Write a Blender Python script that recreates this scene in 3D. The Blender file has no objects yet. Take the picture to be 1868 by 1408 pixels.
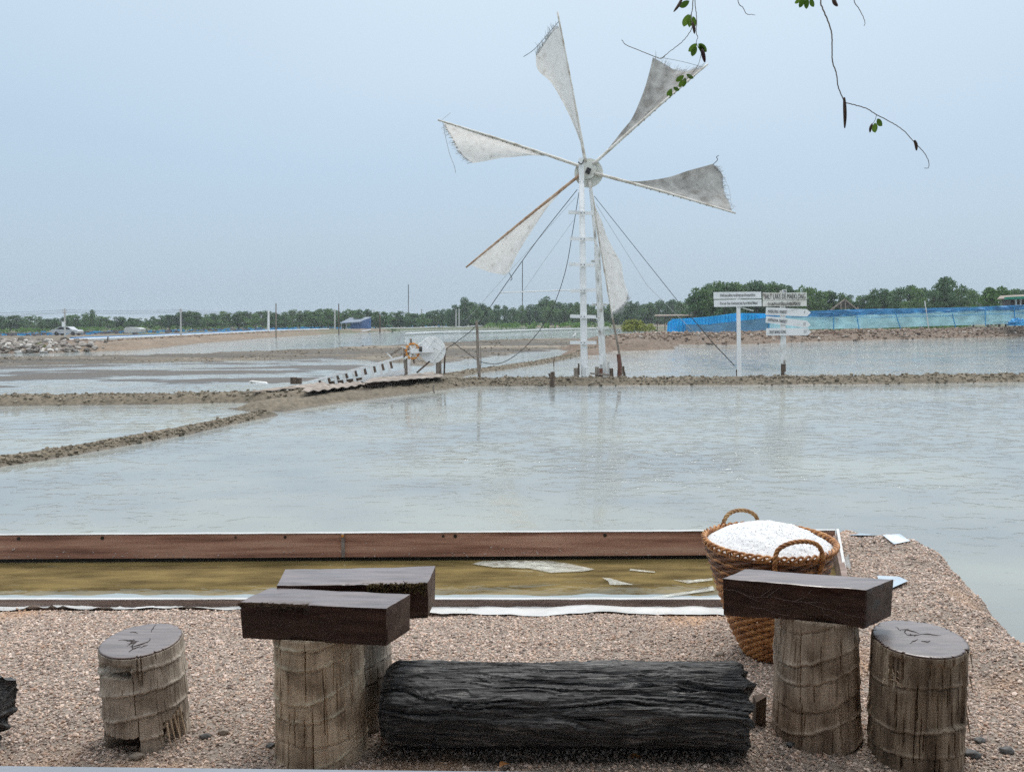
import bpy, bmesh, math, random
import numpy as np
from mathutils import Vector, Matrix

random.seed(7)
RNG = np.random.default_rng(7)
S = bpy.context.scene
C = S.collection
rad = math.radians

# ------------------------------------------------------------------ camera
W, H, F = 1868.0, 1408.0, 1420.0          # photograph size and focal length in its pixels
CAM = Vector((0, 0, 1.7)); PITCH = 4.87; ROLL = 0.45
cam_d = bpy.data.cameras.new('camera'); cam = bpy.data.objects.new('camera', cam_d); C.objects.link(cam)
cam_d.sensor_width = 36; cam_d.lens = 36 * F / W; cam_d.clip_start = 0.05; cam_d.clip_end = 9000
cam.matrix_world = Matrix.Translation(CAM) @ Matrix.Rotation(rad(90 - PITCH), 4, 'X') @ Matrix.Rotation(rad(-ROLL), 4, 'Z')
S.camera = cam
CR = np.array(cam.matrix_world.to_3x3())

# ------------------------------------------------------------------ sky, sun, exposure
SUN_EL, SUN_AZ = 58.0, 25.0               # azimuth from +Y towards +X: ahead and a little right
w = bpy.data.worlds.new('World'); S.world = w; w.use_nodes = True
nt = w.node_tree; nt.nodes.clear()
def nn(t, **k):
    n = nt.nodes.new(t)
    for a, b in k.items(): setattr(n, a, b)
    return n
out = nn('ShaderNodeOutputWorld'); bg = nn('ShaderNodeBackground'); bg.inputs[1].default_value = 0.1
sky = nn('ShaderNodeTexSky', sky_type='NISHITA'); sky.sun_disc = False
sky.sun_elevation = rad(SUN_EL); sky.sun_rotation = rad(SUN_AZ); sky.dust_density = 4.0; sky.air_density = 1.0
# the even veil of cloud: darker to the horizon and brighter overhead, as under any overcast sky, with faint unevenness
tc = nn('ShaderNodeTexCoord'); sep = nn('ShaderNodeSeparateXYZ'); ramp = nn('ShaderNodeValToRGB')
nt.links.new(tc.outputs['Generated'], sep.inputs[0])
nz = nn('ShaderNodeTexNoise'); nz.inputs['Scale'].default_value = 1.1; nz.inputs['Detail'].default_value = 3; nz.inputs['Roughness'].default_value = .45
mp = nn('ShaderNodeMapping'); mp.inputs['Scale'].default_value = (1, 1, 2.2)
nt.links.new(tc.outputs['Generated'], mp.inputs[0]); nt.links.new(mp.outputs[0], nz.inputs['Vector'])
ma = nn('ShaderNodeMath', operation='MULTIPLY_ADD'); ma.inputs[1].default_value = 0.20; ma.inputs[2].default_value = -0.09
nt.links.new(nz.outputs[0], ma.inputs[0])
ad = nn('ShaderNodeMath', operation='ADD'); nt.links.new(sep.outputs['Z'], ad.inputs[0]); nt.links.new(ma.outputs[0], ad.inputs[1])
nt.links.new(ad.outputs[0], ramp.inputs[0])
cr = ramp.color_ramp
cr.elements[0].position = 0.0; cr.elements[0].color = (.235, .298, .355, 1)
cr.elements[1].position = 1.0; cr.elements[1].color = (1.12, 1.12, 1.12, 1)
e = cr.elements.new(.22); e.color = (.262, .340, .418, 1)
e = cr.elements.new(.42); e.color = (.345, .42, .482, 1)
e = cr.elements.new(.7); e.color = (.80, .83, .86, 1)
sc_ = nn('ShaderNodeMix', data_type='RGBA', blend_type='MULTIPLY'); sc_.inputs[0].default_value = 1
nt.links.new(ramp.outputs[0], sc_.inputs[6]); sc_.inputs[7].default_value = (20.5, 20.5, 20.5, 1)
mx = nn('ShaderNodeMix', data_type='RGBA'); mx.inputs[0].default_value = 0.86
nt.links.new(sky.outputs[0], mx.inputs[6]); nt.links.new(sc_.outputs[2], mx.inputs[7])
nt.links.new(mx.outputs[2], bg.inputs[0]); nt.links.new(bg.outputs[0], out.inputs[0])

sd = bpy.data.lights.new('sun', 'SUN'); sd.energy = 1.5; sd.angle = rad(16); sd.color = (1, .96, .9)
so = bpy.data.objects.new('sun', sd); C.objects.link(so)
ds = Vector((math.sin(rad(SUN_AZ)) * math.cos(rad(SUN_EL)), math.cos(rad(SUN_AZ)) * math.cos(rad(SUN_EL)), math.sin(rad(SUN_EL))))
so.rotation_euler = ds.to_track_quat('Z', 'Y').to_euler(); so.location = (0, 0, 40)
S.view_settings.view_transform = 'Standard'; S.view_settings.look = 'None'; S.view_settings.exposure = 0.0; S.view_settings.gamma = 1
S.view_settings.use_curve_mapping = False
S.cycles.max_bounces = 8; S.cycles.transparent_max_bounces = 12; S.cycles.volume_bounces = 0
S.cycles.use_denoising = False; S.cycles.use_adaptive_sampling = False

# ------------------------------------------------------------------ pixels to places
def ray(px, py):
    d = CR @ np.array([(px - W / 2) / F, -(py - H / 2) / F, -1.0])
    return d
def at(px, py, z):                        # the point of the level z that shows at this pixel
    d = ray(px, py); t = (z - CAM.z) / d[2]
    return np.array([d[0] * t, d[1] * t, z])
def aty(px, py, y):                       # the point of the upright plane at distance y
    d = ray(px, py); t = y / d[1]
    return np.array([d[0] * t, y, CAM.z + d[2] * t])

# ------------------------------------------------------------------ noise
_P = np.random.default_rng(3).permutation(256); _P = np.concatenate([_P, _P, _P])
_G = np.random.default_rng(4).normal(size=(256, 3)); _G /= np.linalg.norm(_G, axis=1)[:, None]
def noise3(x, y, z):
    x, y, z = np.broadcast_arrays(np.asarray(x, float), np.asarray(y, float), np.asarray(z, float))
    xi, yi, zi = np.floor(x).astype(int), np.floor(y).astype(int), np.floor(z).astype(int)
    xf, yf, zf = x - xi, y - yi, z - zi
    u, v, q = [t * t * t * (t * (t * 6 - 15) + 10) for t in (xf, yf, zf)]
    xi &= 255; yi &= 255; zi &= 255
    def g(a, b, c):
        h = _P[_P[_P[xi + a] + yi + b] + zi + c]; gr = _G[h]
        return gr[..., 0] * (xf - a) + gr[..., 1] * (yf - b) + gr[..., 2] * (zf - c)
    def lp(a, b, t): return a + t * (b - a)
    return 1.5 * lp(lp(lp(g(0,0,0), g(1,0,0), u), lp(g(0,1,0), g(1,1,0), u), v), lp(lp(g(0,0,1), g(1,0,1), u), lp(g(0,1,1), g(1,1,1), u), v), q)
def fbm(x, y, z=0.0, o=4, lac=2.0, gain=.5):
    r = 0; a = 1.0; f = 1.0
    for i in range(o):
        r = r + a * noise3(np.asarray(x) * f + 17.3 * i, np.asarray(y) * f + 5.1 * i, np.asarray(z) * f + 9.7 * i); a *= gain; f *= lac
    return r
def sstep(a, b, x):
    t = np.clip((x - a) / (b - a), 0, 1); return t * t * (3 - 2 * t)

# ------------------------------------------------------------------ objects
def wloc(o):
    l = np.zeros(3)
    while o is not None: l = l + np.array(o.location); o = o.parent
    return l
def tag(o, label=None, cat=None, group=None, kind=None):
    if label: o['label'] = label
    if cat: o['category'] = cat
    if group: o['group'] = group
    if kind: o['kind'] = kind
    return o
def thing(name, label, cat, loc, group=None):
    o = bpy.data.objects.new(name, None); C.objects.link(o); o.location = Vector(loc); o.empty_display_size = .2
    return tag(o, label, cat, group)
def mesh_obj(name, v, f, mat, parent=None, loc=None, smooth=False):
    v = np.asarray(v, float).reshape(-1, 3)
    base = wloc(parent) if parent is not None else (np.asarray(loc, float) if loc is not None else np.zeros(3))
    m = bpy.data.meshes.new(name); m.from_pydata((v - base).tolist(), [], [tuple(int(i) for i in q) for q in f] if not isinstance(f, np.ndarray) else f.tolist())
    m.materials.append(mat)
    if smooth: m.polygons.foreach_set('use_smooth', np.ones(len(m.polygons), bool))
    m.update()
    o = bpy.data.objects.new(name, m); C.objects.link(o)
    if parent is not None: o.parent = parent
    else: o.location = Vector(base)
    return o
class MB:
    def __init__(s): s.v = []; s.f = []
    def add(s, v, f):
        n = len(s.v); s.v += [tuple(p) for p in v]; s.f += [tuple(i + n for i in q) for q in f]; return s
    def grid(s, P, closed=False):
        P = np.asarray(P); m, k = P.shape[:2]; f = []
        for i in range(m - 1):
            for j in range(k if closed else k - 1):
                j2 = (j + 1) % k
                f.append((i * k + j, i * k + j2, (i + 1) * k + j2, (i + 1) * k + j))
        return s.add(P.reshape(-1, 3), f)
    def box(s, c, sz, R=None, bev=0.0):
        a = np.array([(x, y, z) for x in (-1, 1) for y in (-1, 1) for z in (-1, 1)], float) * np.array(sz) / 2
        if R is not None: a = a @ np.array(R).T
        a = a + np.array(c)
        return s.add(a, [(0,1,3,2), (4,6,7,5), (0,4,5,1), (2,3,7,6), (0,2,6,4), (1,5,7,3)])
    def hexa(s, b, t):                    # four bottom points, four top points, same order
        return s.add(list(b) + list(t), [(3,2,1,0), (4,5,6,7), (0,1,5,4), (1,2,6,5), (2,3,7,6), (3,0,4,7)])
    def beam(s, a, b, wd, th, up=(0, 0, 1), w2=None):
        a, b, up = np.array(a, float), np.array(b, float), np.array(up, float); d = b - a; d /= np.linalg.norm(d)
        sd_ = np.cross(d, up); sd_ /= np.linalg.norm(sd_); u = np.cross(sd_, d); w2 = wd if w2 is None else w2
        q = lambda p, ww: [p - sd_ * ww / 2 - u * th / 2, p + sd_ * ww / 2 - u * th / 2, p + sd_ * ww / 2 + u * th / 2, p - sd_ * ww / 2 + u * th / 2]
        return s.hexa(q(a, wd), q(b, w2))
    def tube(s, path, r, n=8, cap=True, twist=None):
        P = np.asarray(path, float); k = len(P); r = np.broadcast_to(np.asarray(r, float), (k,))
        T = np.gradient(P, axis=0); T /= np.maximum(np.linalg.norm(T, axis=1), 1e-9)[:, None]
        ref = np.array([0, 0, 1.0]) if abs(T[0][2]) < .9 else np.array([1.0, 0, 0])
        u = np.cross(T[0], ref); u /= np.linalg.norm(u); rows = []
        for i in range(k):
            u = u - T[i] * np.dot(u, T[i]); u /= np.linalg.norm(u); v = np.cross(T[i], u)
            a = np.arange(n) * 2 * math.pi / n + (twist[i] if twist is not None else 0)
            rr = r[i] if not callable(r[i]) else r[i]
            rows.append(P[i] + rr * (np.cos(a)[:, None] * u + np.sin(a)[:, None] * v))
        b = len(s.v); s.grid(np.array(rows), True)
        if cap:
            s.f.append(tuple(b + i for i in range(n))[::-1]); s.f.append(tuple(b + (k - 1) * n + i for i in range(n)))
        return s
    def prism(s, poly, d):                # a flat outline pushed along d
        p = np.asarray(poly, float); n = len(p); d = np.asarray(d, float)
        return s.add(np.vstack([p, p + d]), [tuple(range(n))[::-1], tuple(range(n, 2 * n))] + [(i, (i + 1) % n, n + (i + 1) % n, n + i) for i in range(n)])
    def build(s, name, mat, parent=None, loc=None, smooth=False):
        return mesh_obj(name, np.array(s.v), s.f, mat, parent, loc, smooth)
def sag(a, b, d, n=14):
    a, b = np.array(a, float), np.array(b, float); t = np.linspace(0, 1, n)[:, None]
    p = a + (b - a) * t; p[:, 2] -= d * 4 * t[:, 0] * (1 - t[:, 0]); return p
def spline(pts, n=8):                     # Catmull-Rom through points
    P = np.asarray(pts, float); P = np.vstack([2 * P[0] - P[1], P, 2 * P[-1] - P[-2]]); o = []
    for i in range(1, len(P) - 2):
        for t in np.linspace(0, 1, n, endpoint=False):
            a, b, c, d = P[i - 1:i + 3]
            o.append(.5 * (2 * b + (c - a) * t + (2 * a - 5 * b + 4 * c - d) * t * t + (3 * b - a - 3 * c + d) * t ** 3))
    o.append(P[-2]); return np.array(o)
def copy_tree(o, parent=None):
    c = o.copy(); C.objects.link(c); c.parent = parent
    for ch in list(o.children): copy_tree(ch, c)
    return c

# ------------------------------------------------------------------ materials
MATS = {}
def mat(name, cols, scale=(4, 4, 4), rough=.7, bump=.2, bscale=None, bdist=.01, detail=6, spec=.4, nrough=.6, sss=0, metal=0, coat=0, transl=0, stops=None, rvar=0, dist=0):
    m = bpy.data.materials.new(name); m.use_nodes = True; t = m.node_tree; b = t.nodes['Principled BSDF']; L = t.links.new
    co = t.nodes.new('ShaderNodeTexCoord'); mpn = t.nodes.new('ShaderNodeMapping'); mpn.inputs['Scale'].default_value = scale
    L(co.outputs['Object'], mpn.inputs[0])
    n = t.nodes.new('ShaderNodeTexNoise'); n.inputs['Scale'].default_value = 1; n.inputs['Detail'].default_value = detail; n.inputs['Roughness'].default_value = nrough
    n.inputs['Distortion'].default_value = dist
    L(mpn.outputs[0], n.inputs['Vector'])
    r = t.nodes.new('ShaderNodeValToRGB'); el = r.color_ramp.elements
    k = len(cols); ps = stops or [.3 + .4 * i / max(1, k - 1) for i in range(k)]
    el[0].position = ps[0]; el[0].color = (*cols[0], 1); el[1].position = ps[-1]; el[1].color = (*cols[-1], 1)
    for i in range(1, k - 1): e_ = el.new(ps[i]); e_.color = (*cols[i], 1)
    L(n.outputs[0], r.inputs[0]); L(r.outputs[0], b.inputs['Base Color'])
    b.inputs['Roughness'].default_value = rough; b.inputs['Specular IOR Level'].default_value = spec; b.inputs['Metallic'].default_value = metal
    if rvar:
        mr = t.nodes.new('ShaderNodeMapRange'); mr.inputs[1].default_value = .3; mr.inputs[2].default_value = .7
        mr.inputs[3].default_value = max(.02, rough - rvar); mr.inputs[4].default_value = min(1, rough + rvar)
        n3 = t.nodes.new('ShaderNodeTexNoise'); n3.inputs['Scale'].default_value = 2.2; n3.inputs['Detail'].default_value = 5
        L(co.outputs['Object'], n3.inputs['Vector']); mpn3 = mpn
        L(n3.outputs[0], mr.inputs[0]); L(mr.outputs[0], b.inputs['Roughness'])
    if coat: b.inputs['Coat Weight'].default_value = coat; b.inputs['Coat Roughness'].default_value = .12
    if sss:
        b.inputs['Subsurface Weight'].default_value = sss; b.inputs['Subsurface Radius'].default_value = (.01, .01, .01)
    if bump:
        n2 = t.nodes.new('ShaderNodeTexNoise'); n2.inputs['Detail'].default_value = 7; n2.inputs['Scale'].default_value = 1
        m2 = t.nodes.new('ShaderNodeMapping'); m2.inputs['Scale'].default_value = bscale or tuple(3 * q for q in scale)
        L(co.outputs['Object'], m2.inputs[0]); L(m2.outputs[0], n2.inputs['Vector'])
        bu = t.nodes.new('ShaderNodeBump'); bu.inputs['Strength'].default_value = bump; bu.inputs['Distance'].default_value = bdist
        L(n2.outputs[0], bu.inputs['Height']); L(bu.outputs[0], b.inputs['Normal'])
    if transl:
        tr = t.nodes.new('ShaderNodeBsdfTranslucent'); ms = t.nodes.new('ShaderNodeMixShader'); ms.inputs[0].default_value = transl
        L(r.outputs[0], tr.inputs[0]); L(b.outputs[0], ms.inputs[1]); L(tr.outputs[0], ms.inputs[2])
        L(ms.outputs[0], t.nodes['Material Output'].inputs[0])
    MATS[name] = m
    return m

M_paint = mat('white_paint', [(.55, .56, .55), (.76, .78, .78), (.82, .83, .83)], (2, 2, 6), .55, .15, (30, 30, 4), .004, stops=[.25, .42, .6])
M_paint_old = mat('worn_white_paint', [(.20, .17, .14), (.55, .55, .52), (.74, .75, .74)], (7, 7, 3), .7, .3, (40, 40, 6), .005, stops=[.3, .42, .55])
M_timber = mat('grey_timber', [(.10, .08, .065), (.24, .20, .165), (.34, .30, .26)], (30, 30, 3), .8, .4, (80, 80, 5), .004)
M_darkpost = mat('dark_post_wood', [(.03, .022, .018), (.10, .07, .05), (.17, .12, .09)], (30, 30, 3), .75, .5, (60, 60, 6), .006)
M_redpost = mat('red_brown_post_wood', [(.05, .02, .015), (.14, .06, .04), (.2, .12, .09)], (30, 30, 4), .75, .4)
M_bamboo = mat('bamboo', [(.36, .30, .23), (.64, .61, .55), (.74, .72, .68)], (4, 4, 4), .55, .1)
M_bamboo_br = mat('brown_bamboo', [(.22, .12, .07), (.42, .27, .17), (.52, .4, .3)], (5, 5, 5), .55, .1)
M_sail = mat('sail_cloth', [(.46, .43, .39), (.72, .71, .69), (.81, .81, .80)], (5, 5, 5), .9, .3, (40, 40, 40), .02, stops=[.27, .40, .7], transl=.40)
M_rope = mat('dark_rope', [(.03, .03, .03), (.08, .08, .075)], (20, 20, 20), .8, 0)
M_thread = mat('pale_thread', [(.35, .36, .36), (.5, .5, .5)], (20, 20, 20), .8, 0)
M_disc = mat('weathered_disc_board', [(.52, .52, .46), (.66, .66, .60), (.74, .74, .7)], (3, 3, 3), .75, .2)
M_iron = mat('dark_iron', [(.025, .025, .028), (.07, .065, .06)], (15, 15, 15), .5, .2, metal=.6)
M_orange = mat('orange_rusty_paint', [(.30, .08, .02), (.62, .24, .04), (.72, .40, .12)], (9, 9, 9), .6, .2)
M_sheet = mat('weathered_fibre_sheet', [(.13, .105, .085), (.29, .25, .215), (.42, .38, .34)], (2.5, 2.5, 2.5), .85, .3)
M_letter = mat('black_lettering', [(.03, .03, .035), (.06, .06, .06)], (5, 5, 5), .6, 0)
M_bluetarp = mat('blue_tarpaulin', [(.01, .13, .32), (.03, .30, .62), (.10, .45, .75)], (1.2, 1.2, 3), .4, .2, (5, 5, 5), .05)
M_pebble = None

# ---- soil with wet edges: colour per vertex, glossier and darker where it is soaked near the water level
def soil_mat(name, wet_z, bscale=9.0, bstr=.6, bdist=.04):
    m = bpy.data.materials.new(name); m.use_nodes = True; t = m.node_tree; b = t.nodes['Principled BSDF']; L = t.links.new
    a = t.nodes.new('ShaderNodeAttribute'); a.attribute_name = 'soil'
    g = t.nodes.new('ShaderNodeNewGeometry'); sp = t.nodes.new('ShaderNodeSeparateXYZ'); L(g.outputs['Position'], sp.inputs[0])
    n = t.nodes.new('ShaderNodeTexNoise'); n.inputs['Scale'].default_value = bscale; n.inputs['Detail'].default_value = 8; n.inputs['Roughness'].default_value = .65
    L(g.outputs['Position'], n.inputs['Vector'])
    ra = t.nodes.new('ShaderNodeValToRGB'); ra.color_ramp.elements[0].position = .32; ra.color_ramp.elements[0].color = (.45, .43, .4, 1)
    ra.color_ramp.elements[1].position = .68; ra.color_ramp.elements[1].color = (1.35, 1.32, 1.28, 1)
    L(n.outputs[0], ra.inputs[0])
    mu = t.nodes.new('ShaderNodeMix'); mu.data_type = 'RGBA'; mu.blend_type = 'MULTIPLY'; mu.inputs[0].default_value = 1
    L(a.outputs['Color'], mu.inputs[6]); L(ra.outputs[0], mu.inputs[7])
    mr = t.nodes.new('ShaderNodeMapRange'); mr.inputs[1].default_value = wet_z; mr.inputs[2].default_value = wet_z + .06
    mr.inputs[3].default_value = 1; mr.inputs[4].default_value = 0; L(sp.outputs['Z'], mr.inputs[0])
    mw = t.nodes.new('ShaderNodeMix'); mw.data_type = 'RGBA'; mw.blend_type = 'MULTIPLY'; L(mr.outputs[0], mw.inputs[0])
    L(mu.outputs[2], mw.inputs[6]); mw.inputs[7].default_value = (.62, .6, .55, 1)
    L(mw.outputs[2], b.inputs['Base Color'])
    ro = t.nodes.new('ShaderNodeMapRange'); ro.inputs[3].default_value = .85; ro.inputs[4].default_value = .4; L(mr.outputs[0], ro.inputs[0]); L(ro.outputs[0], b.inputs['Roughness'])
    bu = t.nodes.new('ShaderNodeBump'); bu.inputs['Strength'].default_value = bstr; bu.inputs['Distance'].default_value = bdist
    L(n.outputs[0], bu.inputs['Height']); L(bu.outputs[0], b.inputs['Normal'])
    return m
def soil_attr(o, col):
    ca = o.data.color_attributes.new('soil', 'FLOAT_COLOR', 'POINT')
    ca.data.foreach_set('color', np.hstack([col, np.ones((len(col), 1))]).astype(np.float32).ravel())

def water_mat(name, col, amp, sx, sy, rough=.05, patch=(.3, 1.0), ang=0.0, dist=.02, fine=.35, lo=.86, hi=(1.14, 1.1, 1.0), vs=(.35, .5), vd=3, crest=.46):
    m = bpy.data.materials.new(name); m.use_nodes = True; t = m.node_tree; b = t.nodes['Principled BSDF']; L = t.links.new
    b.inputs['Base Color'].default_value = (*col, 1); b.inputs['Roughness'].default_value = rough; b.inputs['IOR'].default_value = 1.333
    g = t.nodes.new('ShaderNodeNewGeometry')
    def nz_(sx, sy, det, rgh=.5, di=0.0):
        mp_ = t.nodes.new('ShaderNodeMapping'); mp_.inputs['Rotation'].default_value = (0, 0, ang); mp_.inputs['Scale'].default_value = (sx, sy, 1)
        n = t.nodes.new('ShaderNodeTexNoise'); n.inputs['Scale'].default_value = 1; n.inputs['Detail'].default_value = det; n.inputs['Roughness'].default_value = rgh; n.inputs['Distortion'].default_value = di
        L(g.outputs['Position'], mp_.inputs[0]); L(mp_.outputs[0], n.inputs['Vector']); return n
    a0 = nz_(sx, sy, 3, .5, .6); c = nz_(sx * 2.7, sy * 2.3, 2)
    a = t.nodes.new('ShaderNodeMapRange'); a.interpolation_type = 'SMOOTHSTEP'; a.inputs[1].default_value = crest; a.inputs[2].default_value = .78; L(a0.outputs[0], a.inputs[0]); p = nz_(.12, .16, 2)
    s_ = t.nodes.new('ShaderNodeMath'); s_.operation = 'MULTIPLY_ADD'; L(c.outputs[0], s_.inputs[0]); s_.inputs[1].default_value = fine; L(a.outputs[0], s_.inputs[2])
    mr = t.nodes.new('ShaderNodeMapRange'); mr.inputs[1].default_value = .36; mr.inputs[2].default_value = .6; mr.inputs[3].default_value = patch[0] * amp; mr.inputs[4].default_value = patch[1] * amp
    L(p.outputs[0], mr.inputs[0])
    bu = t.nodes.new('ShaderNodeBump'); bu.inputs['Distance'].default_value = dist
    L(mr.outputs[0], bu.inputs['Strength']); L(s_.outputs[0], bu.inputs['Height']); L(bu.outputs[0], b.inputs['Normal'])
    # silt in the water: patches of paler ochre and of grey-blue
    q = nz_(vs[0], vs[1], vd, .6); rr = t.nodes.new('ShaderNodeValToRGB'); rr.color_ramp.elements[0].position = .35; rr.color_ramp.elements[1].position = .65
    rr.color_ramp.elements[0].color = (*[k * lo for k in col], 1); rr.color_ramp.elements[1].color = (col[0] * hi[0], col[1] * hi[1], col[2] * hi[2], 1)
    L(q.outputs[0], rr.inputs[0]); L(rr.outputs[0], b.inputs['Base Color'])
    return m

# ------------------------------------------------------------------ layout of the salt pans
WZ = -0.35                                # level of the water in the pans
def path(px, z=WZ): return np.array([at(x, y, z)[:2] for x, y in px])
# inner edges as seen in the picture, dropped on the water level
near_rim = [(-500, 905), (-150, 868), (0, 840), (100, 826), (200, 809), (330, 786), (420, 768), (480, 754), (600, 735), (700, 718), (850, 698), (1000, 694), (1300, 692), (1600, 690), (1868, 687), (2400, 682)]
DIKES = [  # path, half width, height above water, soil
    (path([(480, 754), (420, 766), (330, 785), (200, 808), (100, 825), (0, 840), (-150, 868), (-500, 905)], WZ + .05), .30, .10, 'mud'),
    (path([(-900, 738), (-300, 733), (0, 729), (300, 726), (500, 722), (700, 707), (850, 696), (1000, 695), (1300, 694), (1600, 692), (1868, 688), (2500, 680)], WZ + .1), .62, .20, 'mud'),
    (path([(500, 735), (600, 722), (700, 710), (800, 699)], WZ + .1), .9, .16, 'mud'),
    (path([(560, 715), (650, 704), (720, 699), (800, 690)], WZ + .1), 1.1, .17, 'mud'),
    (path([(800, 688), (850, 678), (920, 669), (985, 660), (1057, 645), (1106, 634), (1150, 628)], WZ + .08), .40, .13, 'mud'),
    (path([(-900, 636), (-300, 634), (0, 632), (90, 632), (180, 630), (300, 620), (450, 611), (600, 604), (700, 601)], WZ + .35), 2.6, .55, 'bank'),
    (path([(-900, 626), (-300, 620), (0, 624), (70, 626), (130, 624)], WZ + .6), 2.6, .75, 'rubble'),
    (path([(700, 601), (800, 599), (860, 598), (960, 595), (1100, 594), (1200, 594)], WZ + .2), 4.0, .35, 'flat'),
    (path([(1120, 622), (1160, 614), (1220, 612), (1300, 614), (1400, 611), (1600, 607), (1868, 602), (2500, 592)], WZ + .55), 2.6, .80, 'rubble'),
    (path([(1060, 644), (1110, 632), (1160, 622)], WZ + .1), 1.0, .28, 'rubble'),
]
FLATS = [  # bare mud: outline, height above water, unevenness
    (path([(-900, 652), (0, 652), (350, 646), (600, 636), (860, 622), (1000, 618), (1100, 617), (1130, 622), (1060, 634), (1000, 641), (930, 648), (840, 660), (780, 668), (700, 662), (600, 655), (400, 660), (200, 664), (0, 668), (-900, 672)]), .055, .05),
]
PUDDLE = [(path([(-900, 672), (0, 668), (200, 664), (400, 660), (600, 655), (700, 662), (640, 690), (560, 698), (420, 710), (0, 714), (-900, 716)]), -.003, .07)]

LAND = np.vstack([path([(-900, 626), (-300, 618), (0, 616), (150, 615), (300, 608), (450, 602), (600, 598), (750, 594.5)], 0.0),
                  path([(1000, 592), (1130, 596)], 0.1), path([(1230, 601), (1400, 601), (1868, 594), (2500, 585)], .3), [(900, 600), (-900, 600)]])
def seg_dist(x, y, P):
    d = np.full(x.shape, 1e9)
    for a, b in zip(P[:-1], P[1:]):
        e = b - a; t = np.clip(((x - a[0]) * e[0] + (y - a[1]) * e[1]) / (e @ e + 1e-12), 0, 1)
        d = np.minimum(d, np.hypot(x - a[0] - t * e[0], y - a[1] - t * e[1]))
    return d
def inside(x, y, P):
    r = np.zeros(x.shape, bool); n = len(P)
    for i in range(n):
        a, b = P[i], P[(i + 1) % n]
        c = ((a[1] > y) != (b[1] > y)) & (x < (b[0] - a[0]) * (y - a[1]) / (b[1] - a[1] + 1e-12) + a[0]); r ^= c
    return r
def poly_sd(x, y, P):
    d = seg_dist(x, y, np.vstack([P, P[:1]])); return np.where(inside(x, y, P), d, -d)

SOIL = {'mud': (.15, .128, .093), 'bank': (.215, .168, .125), 'rubble': (.165, .125, .095), 'flat': (.18, .155, .125)}
def pan_height(x, y):
    big = fbm(x * .55, y * .55, 1.0, 3); mid = fbm(x * 2.2, y * 2.2, 4.0, 4); fine = fbm(x * 7, y * 7, 8.0, 3)
    h = WZ - .22 + .03 * big
    col = np.ones(x.shape + (3,)) * np.array((.13, .12, .095))
    stk = fbm(x * .035 + 2, y * .17 + .02 * x, 6.0, 5, 2.1, .6)
    for P, z, a in FLATS:
        s = sstep(-1.2, 1.2, poly_sd(x, y, P) + .8 * big)
        ridge = .02 * np.sin(y * 2.0 + 1.5 * big + x * .08)
        hh = WZ + z + a * .5 * big + ridge + .03 * mid + .07 * stk + .035 * fine
        h = h * (1 - s) + hh * s
        col = col * (1 - s[..., None]) + s[..., None] * np.array((.105, .092, .073)) * (1 + 1.25 * stk + .3 * mid + .2 * fine)[..., None]
    for P, z, a in PUDDLE:
        s = sstep(-1, 1, poly_sd(x, y, P) + .6 * big)
        hh = WZ + z + a * fbm(x * .10 + 3, y * .42, 2.0, 5, 2.1, .6)
        h = h * (1 - s) + hh * s
        col = col * (1 - s[..., None]) + s[..., None] * np.array((.105, .092, .08))
    for P, hw, ht, so_ in DIKES:
        wob = .22 * hw * mid + .2 * hw * big
        d = seg_dist(x, y, P) + wob
        s = 1 - sstep(hw * .35, hw * 1.9, d)
        lump = (.26 * mid + .22 * fine) * min(ht, .35) * (1.0 if so_ != 'flat' else .6)
        hh = WZ - .2 + (ht + .2) * s + lump * s
        k = hh > h
        c = np.array(SOIL[so_]) * (1 + .22 * big[..., None] + .15 * mid[..., None])
        col = np.where(k[..., None], c, col); h = np.maximum(h, hh)
    # firm land behind the banks
    far = sstep(-4, 4, poly_sd(x, y, LAND) + 2 * big)
    fl = WZ + .12 + .05 * big
    h2 = h * (1 - far) + np.maximum(fl, h) * far
    gcol = np.where((fbm(x * .05, y * .05, 3., 3) > -.1)[..., None], np.array((.085, .105, .05)), np.array((.17, .14, .105)))
    g = sstep(95, 150, y)[..., None]
    col = col * (1 - g) + gcol * g
    return h2, np.clip(col, .02, .6)

NC, NR = 640, 560
u = np.linspace(-1.15, 1.15, NC); yy = 6.5 * np.exp(np.linspace(0, math.log(300 / 6.5), NR))
U, Y = np.meshgrid(u, yy); X = U * Y
Hh, col = pan_height(X, Y)
idx = np.arange(NR * NC).reshape(NR, NC)
quads = np.stack([idx[:-1, :-1], idx[:-1, 1:], idx[1:, 1:], idx[1:, :-1]], -1).reshape(-1, 4)
o = mesh_obj('salt_pan_ground', np.stack([X, Y, Hh], -1), quads, soil_mat('pan_mud', WZ), smooth=True)
soil_attr(o, col.reshape(-1, 3)); tag(o, kind='structure')
# the land goes on to the horizon
m_far = mat('far_land_soil', [(.06, .08, .035), (.10, .105, .06), (.15, .125, .09)], (.03, .03, .03), .9, 0)
def flat_poly(name, pts, z, m, kind='structure'):
    o = mesh_obj(name, [(p[0], p[1], z) for p in pts], [tuple(range(len(pts)))], m); return tag(o, kind=kind)
flat_poly('ground', [(-1900, -300), (1900, -300), (1900, 3000), (-1900, 3000)], -.75, m_far)
rim = path(near_rim)
W1 = water_mat('pan_water', (.268, .296, .300), 1.0, 3.3, 5.8, .03, (.3, 1.0), rad(8), .0155, .14)
W2 = water_mat('still_pan_water', (.29, .32, .32), 1.0, 2.2, 3.6, .06, (.2, 1.0), rad(-6), .04, .2)
flat_poly('pond_water', [(-14, 1.0), (14, 1.0), (60, 20)] + [tuple(p) for p in rim[::-1]] , WZ, W1)
flat_poly('still_pond_water', [tuple(p) for p in rim] + [(330, 250), (-330, 250), (-40, 14)], WZ, W2)

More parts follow.
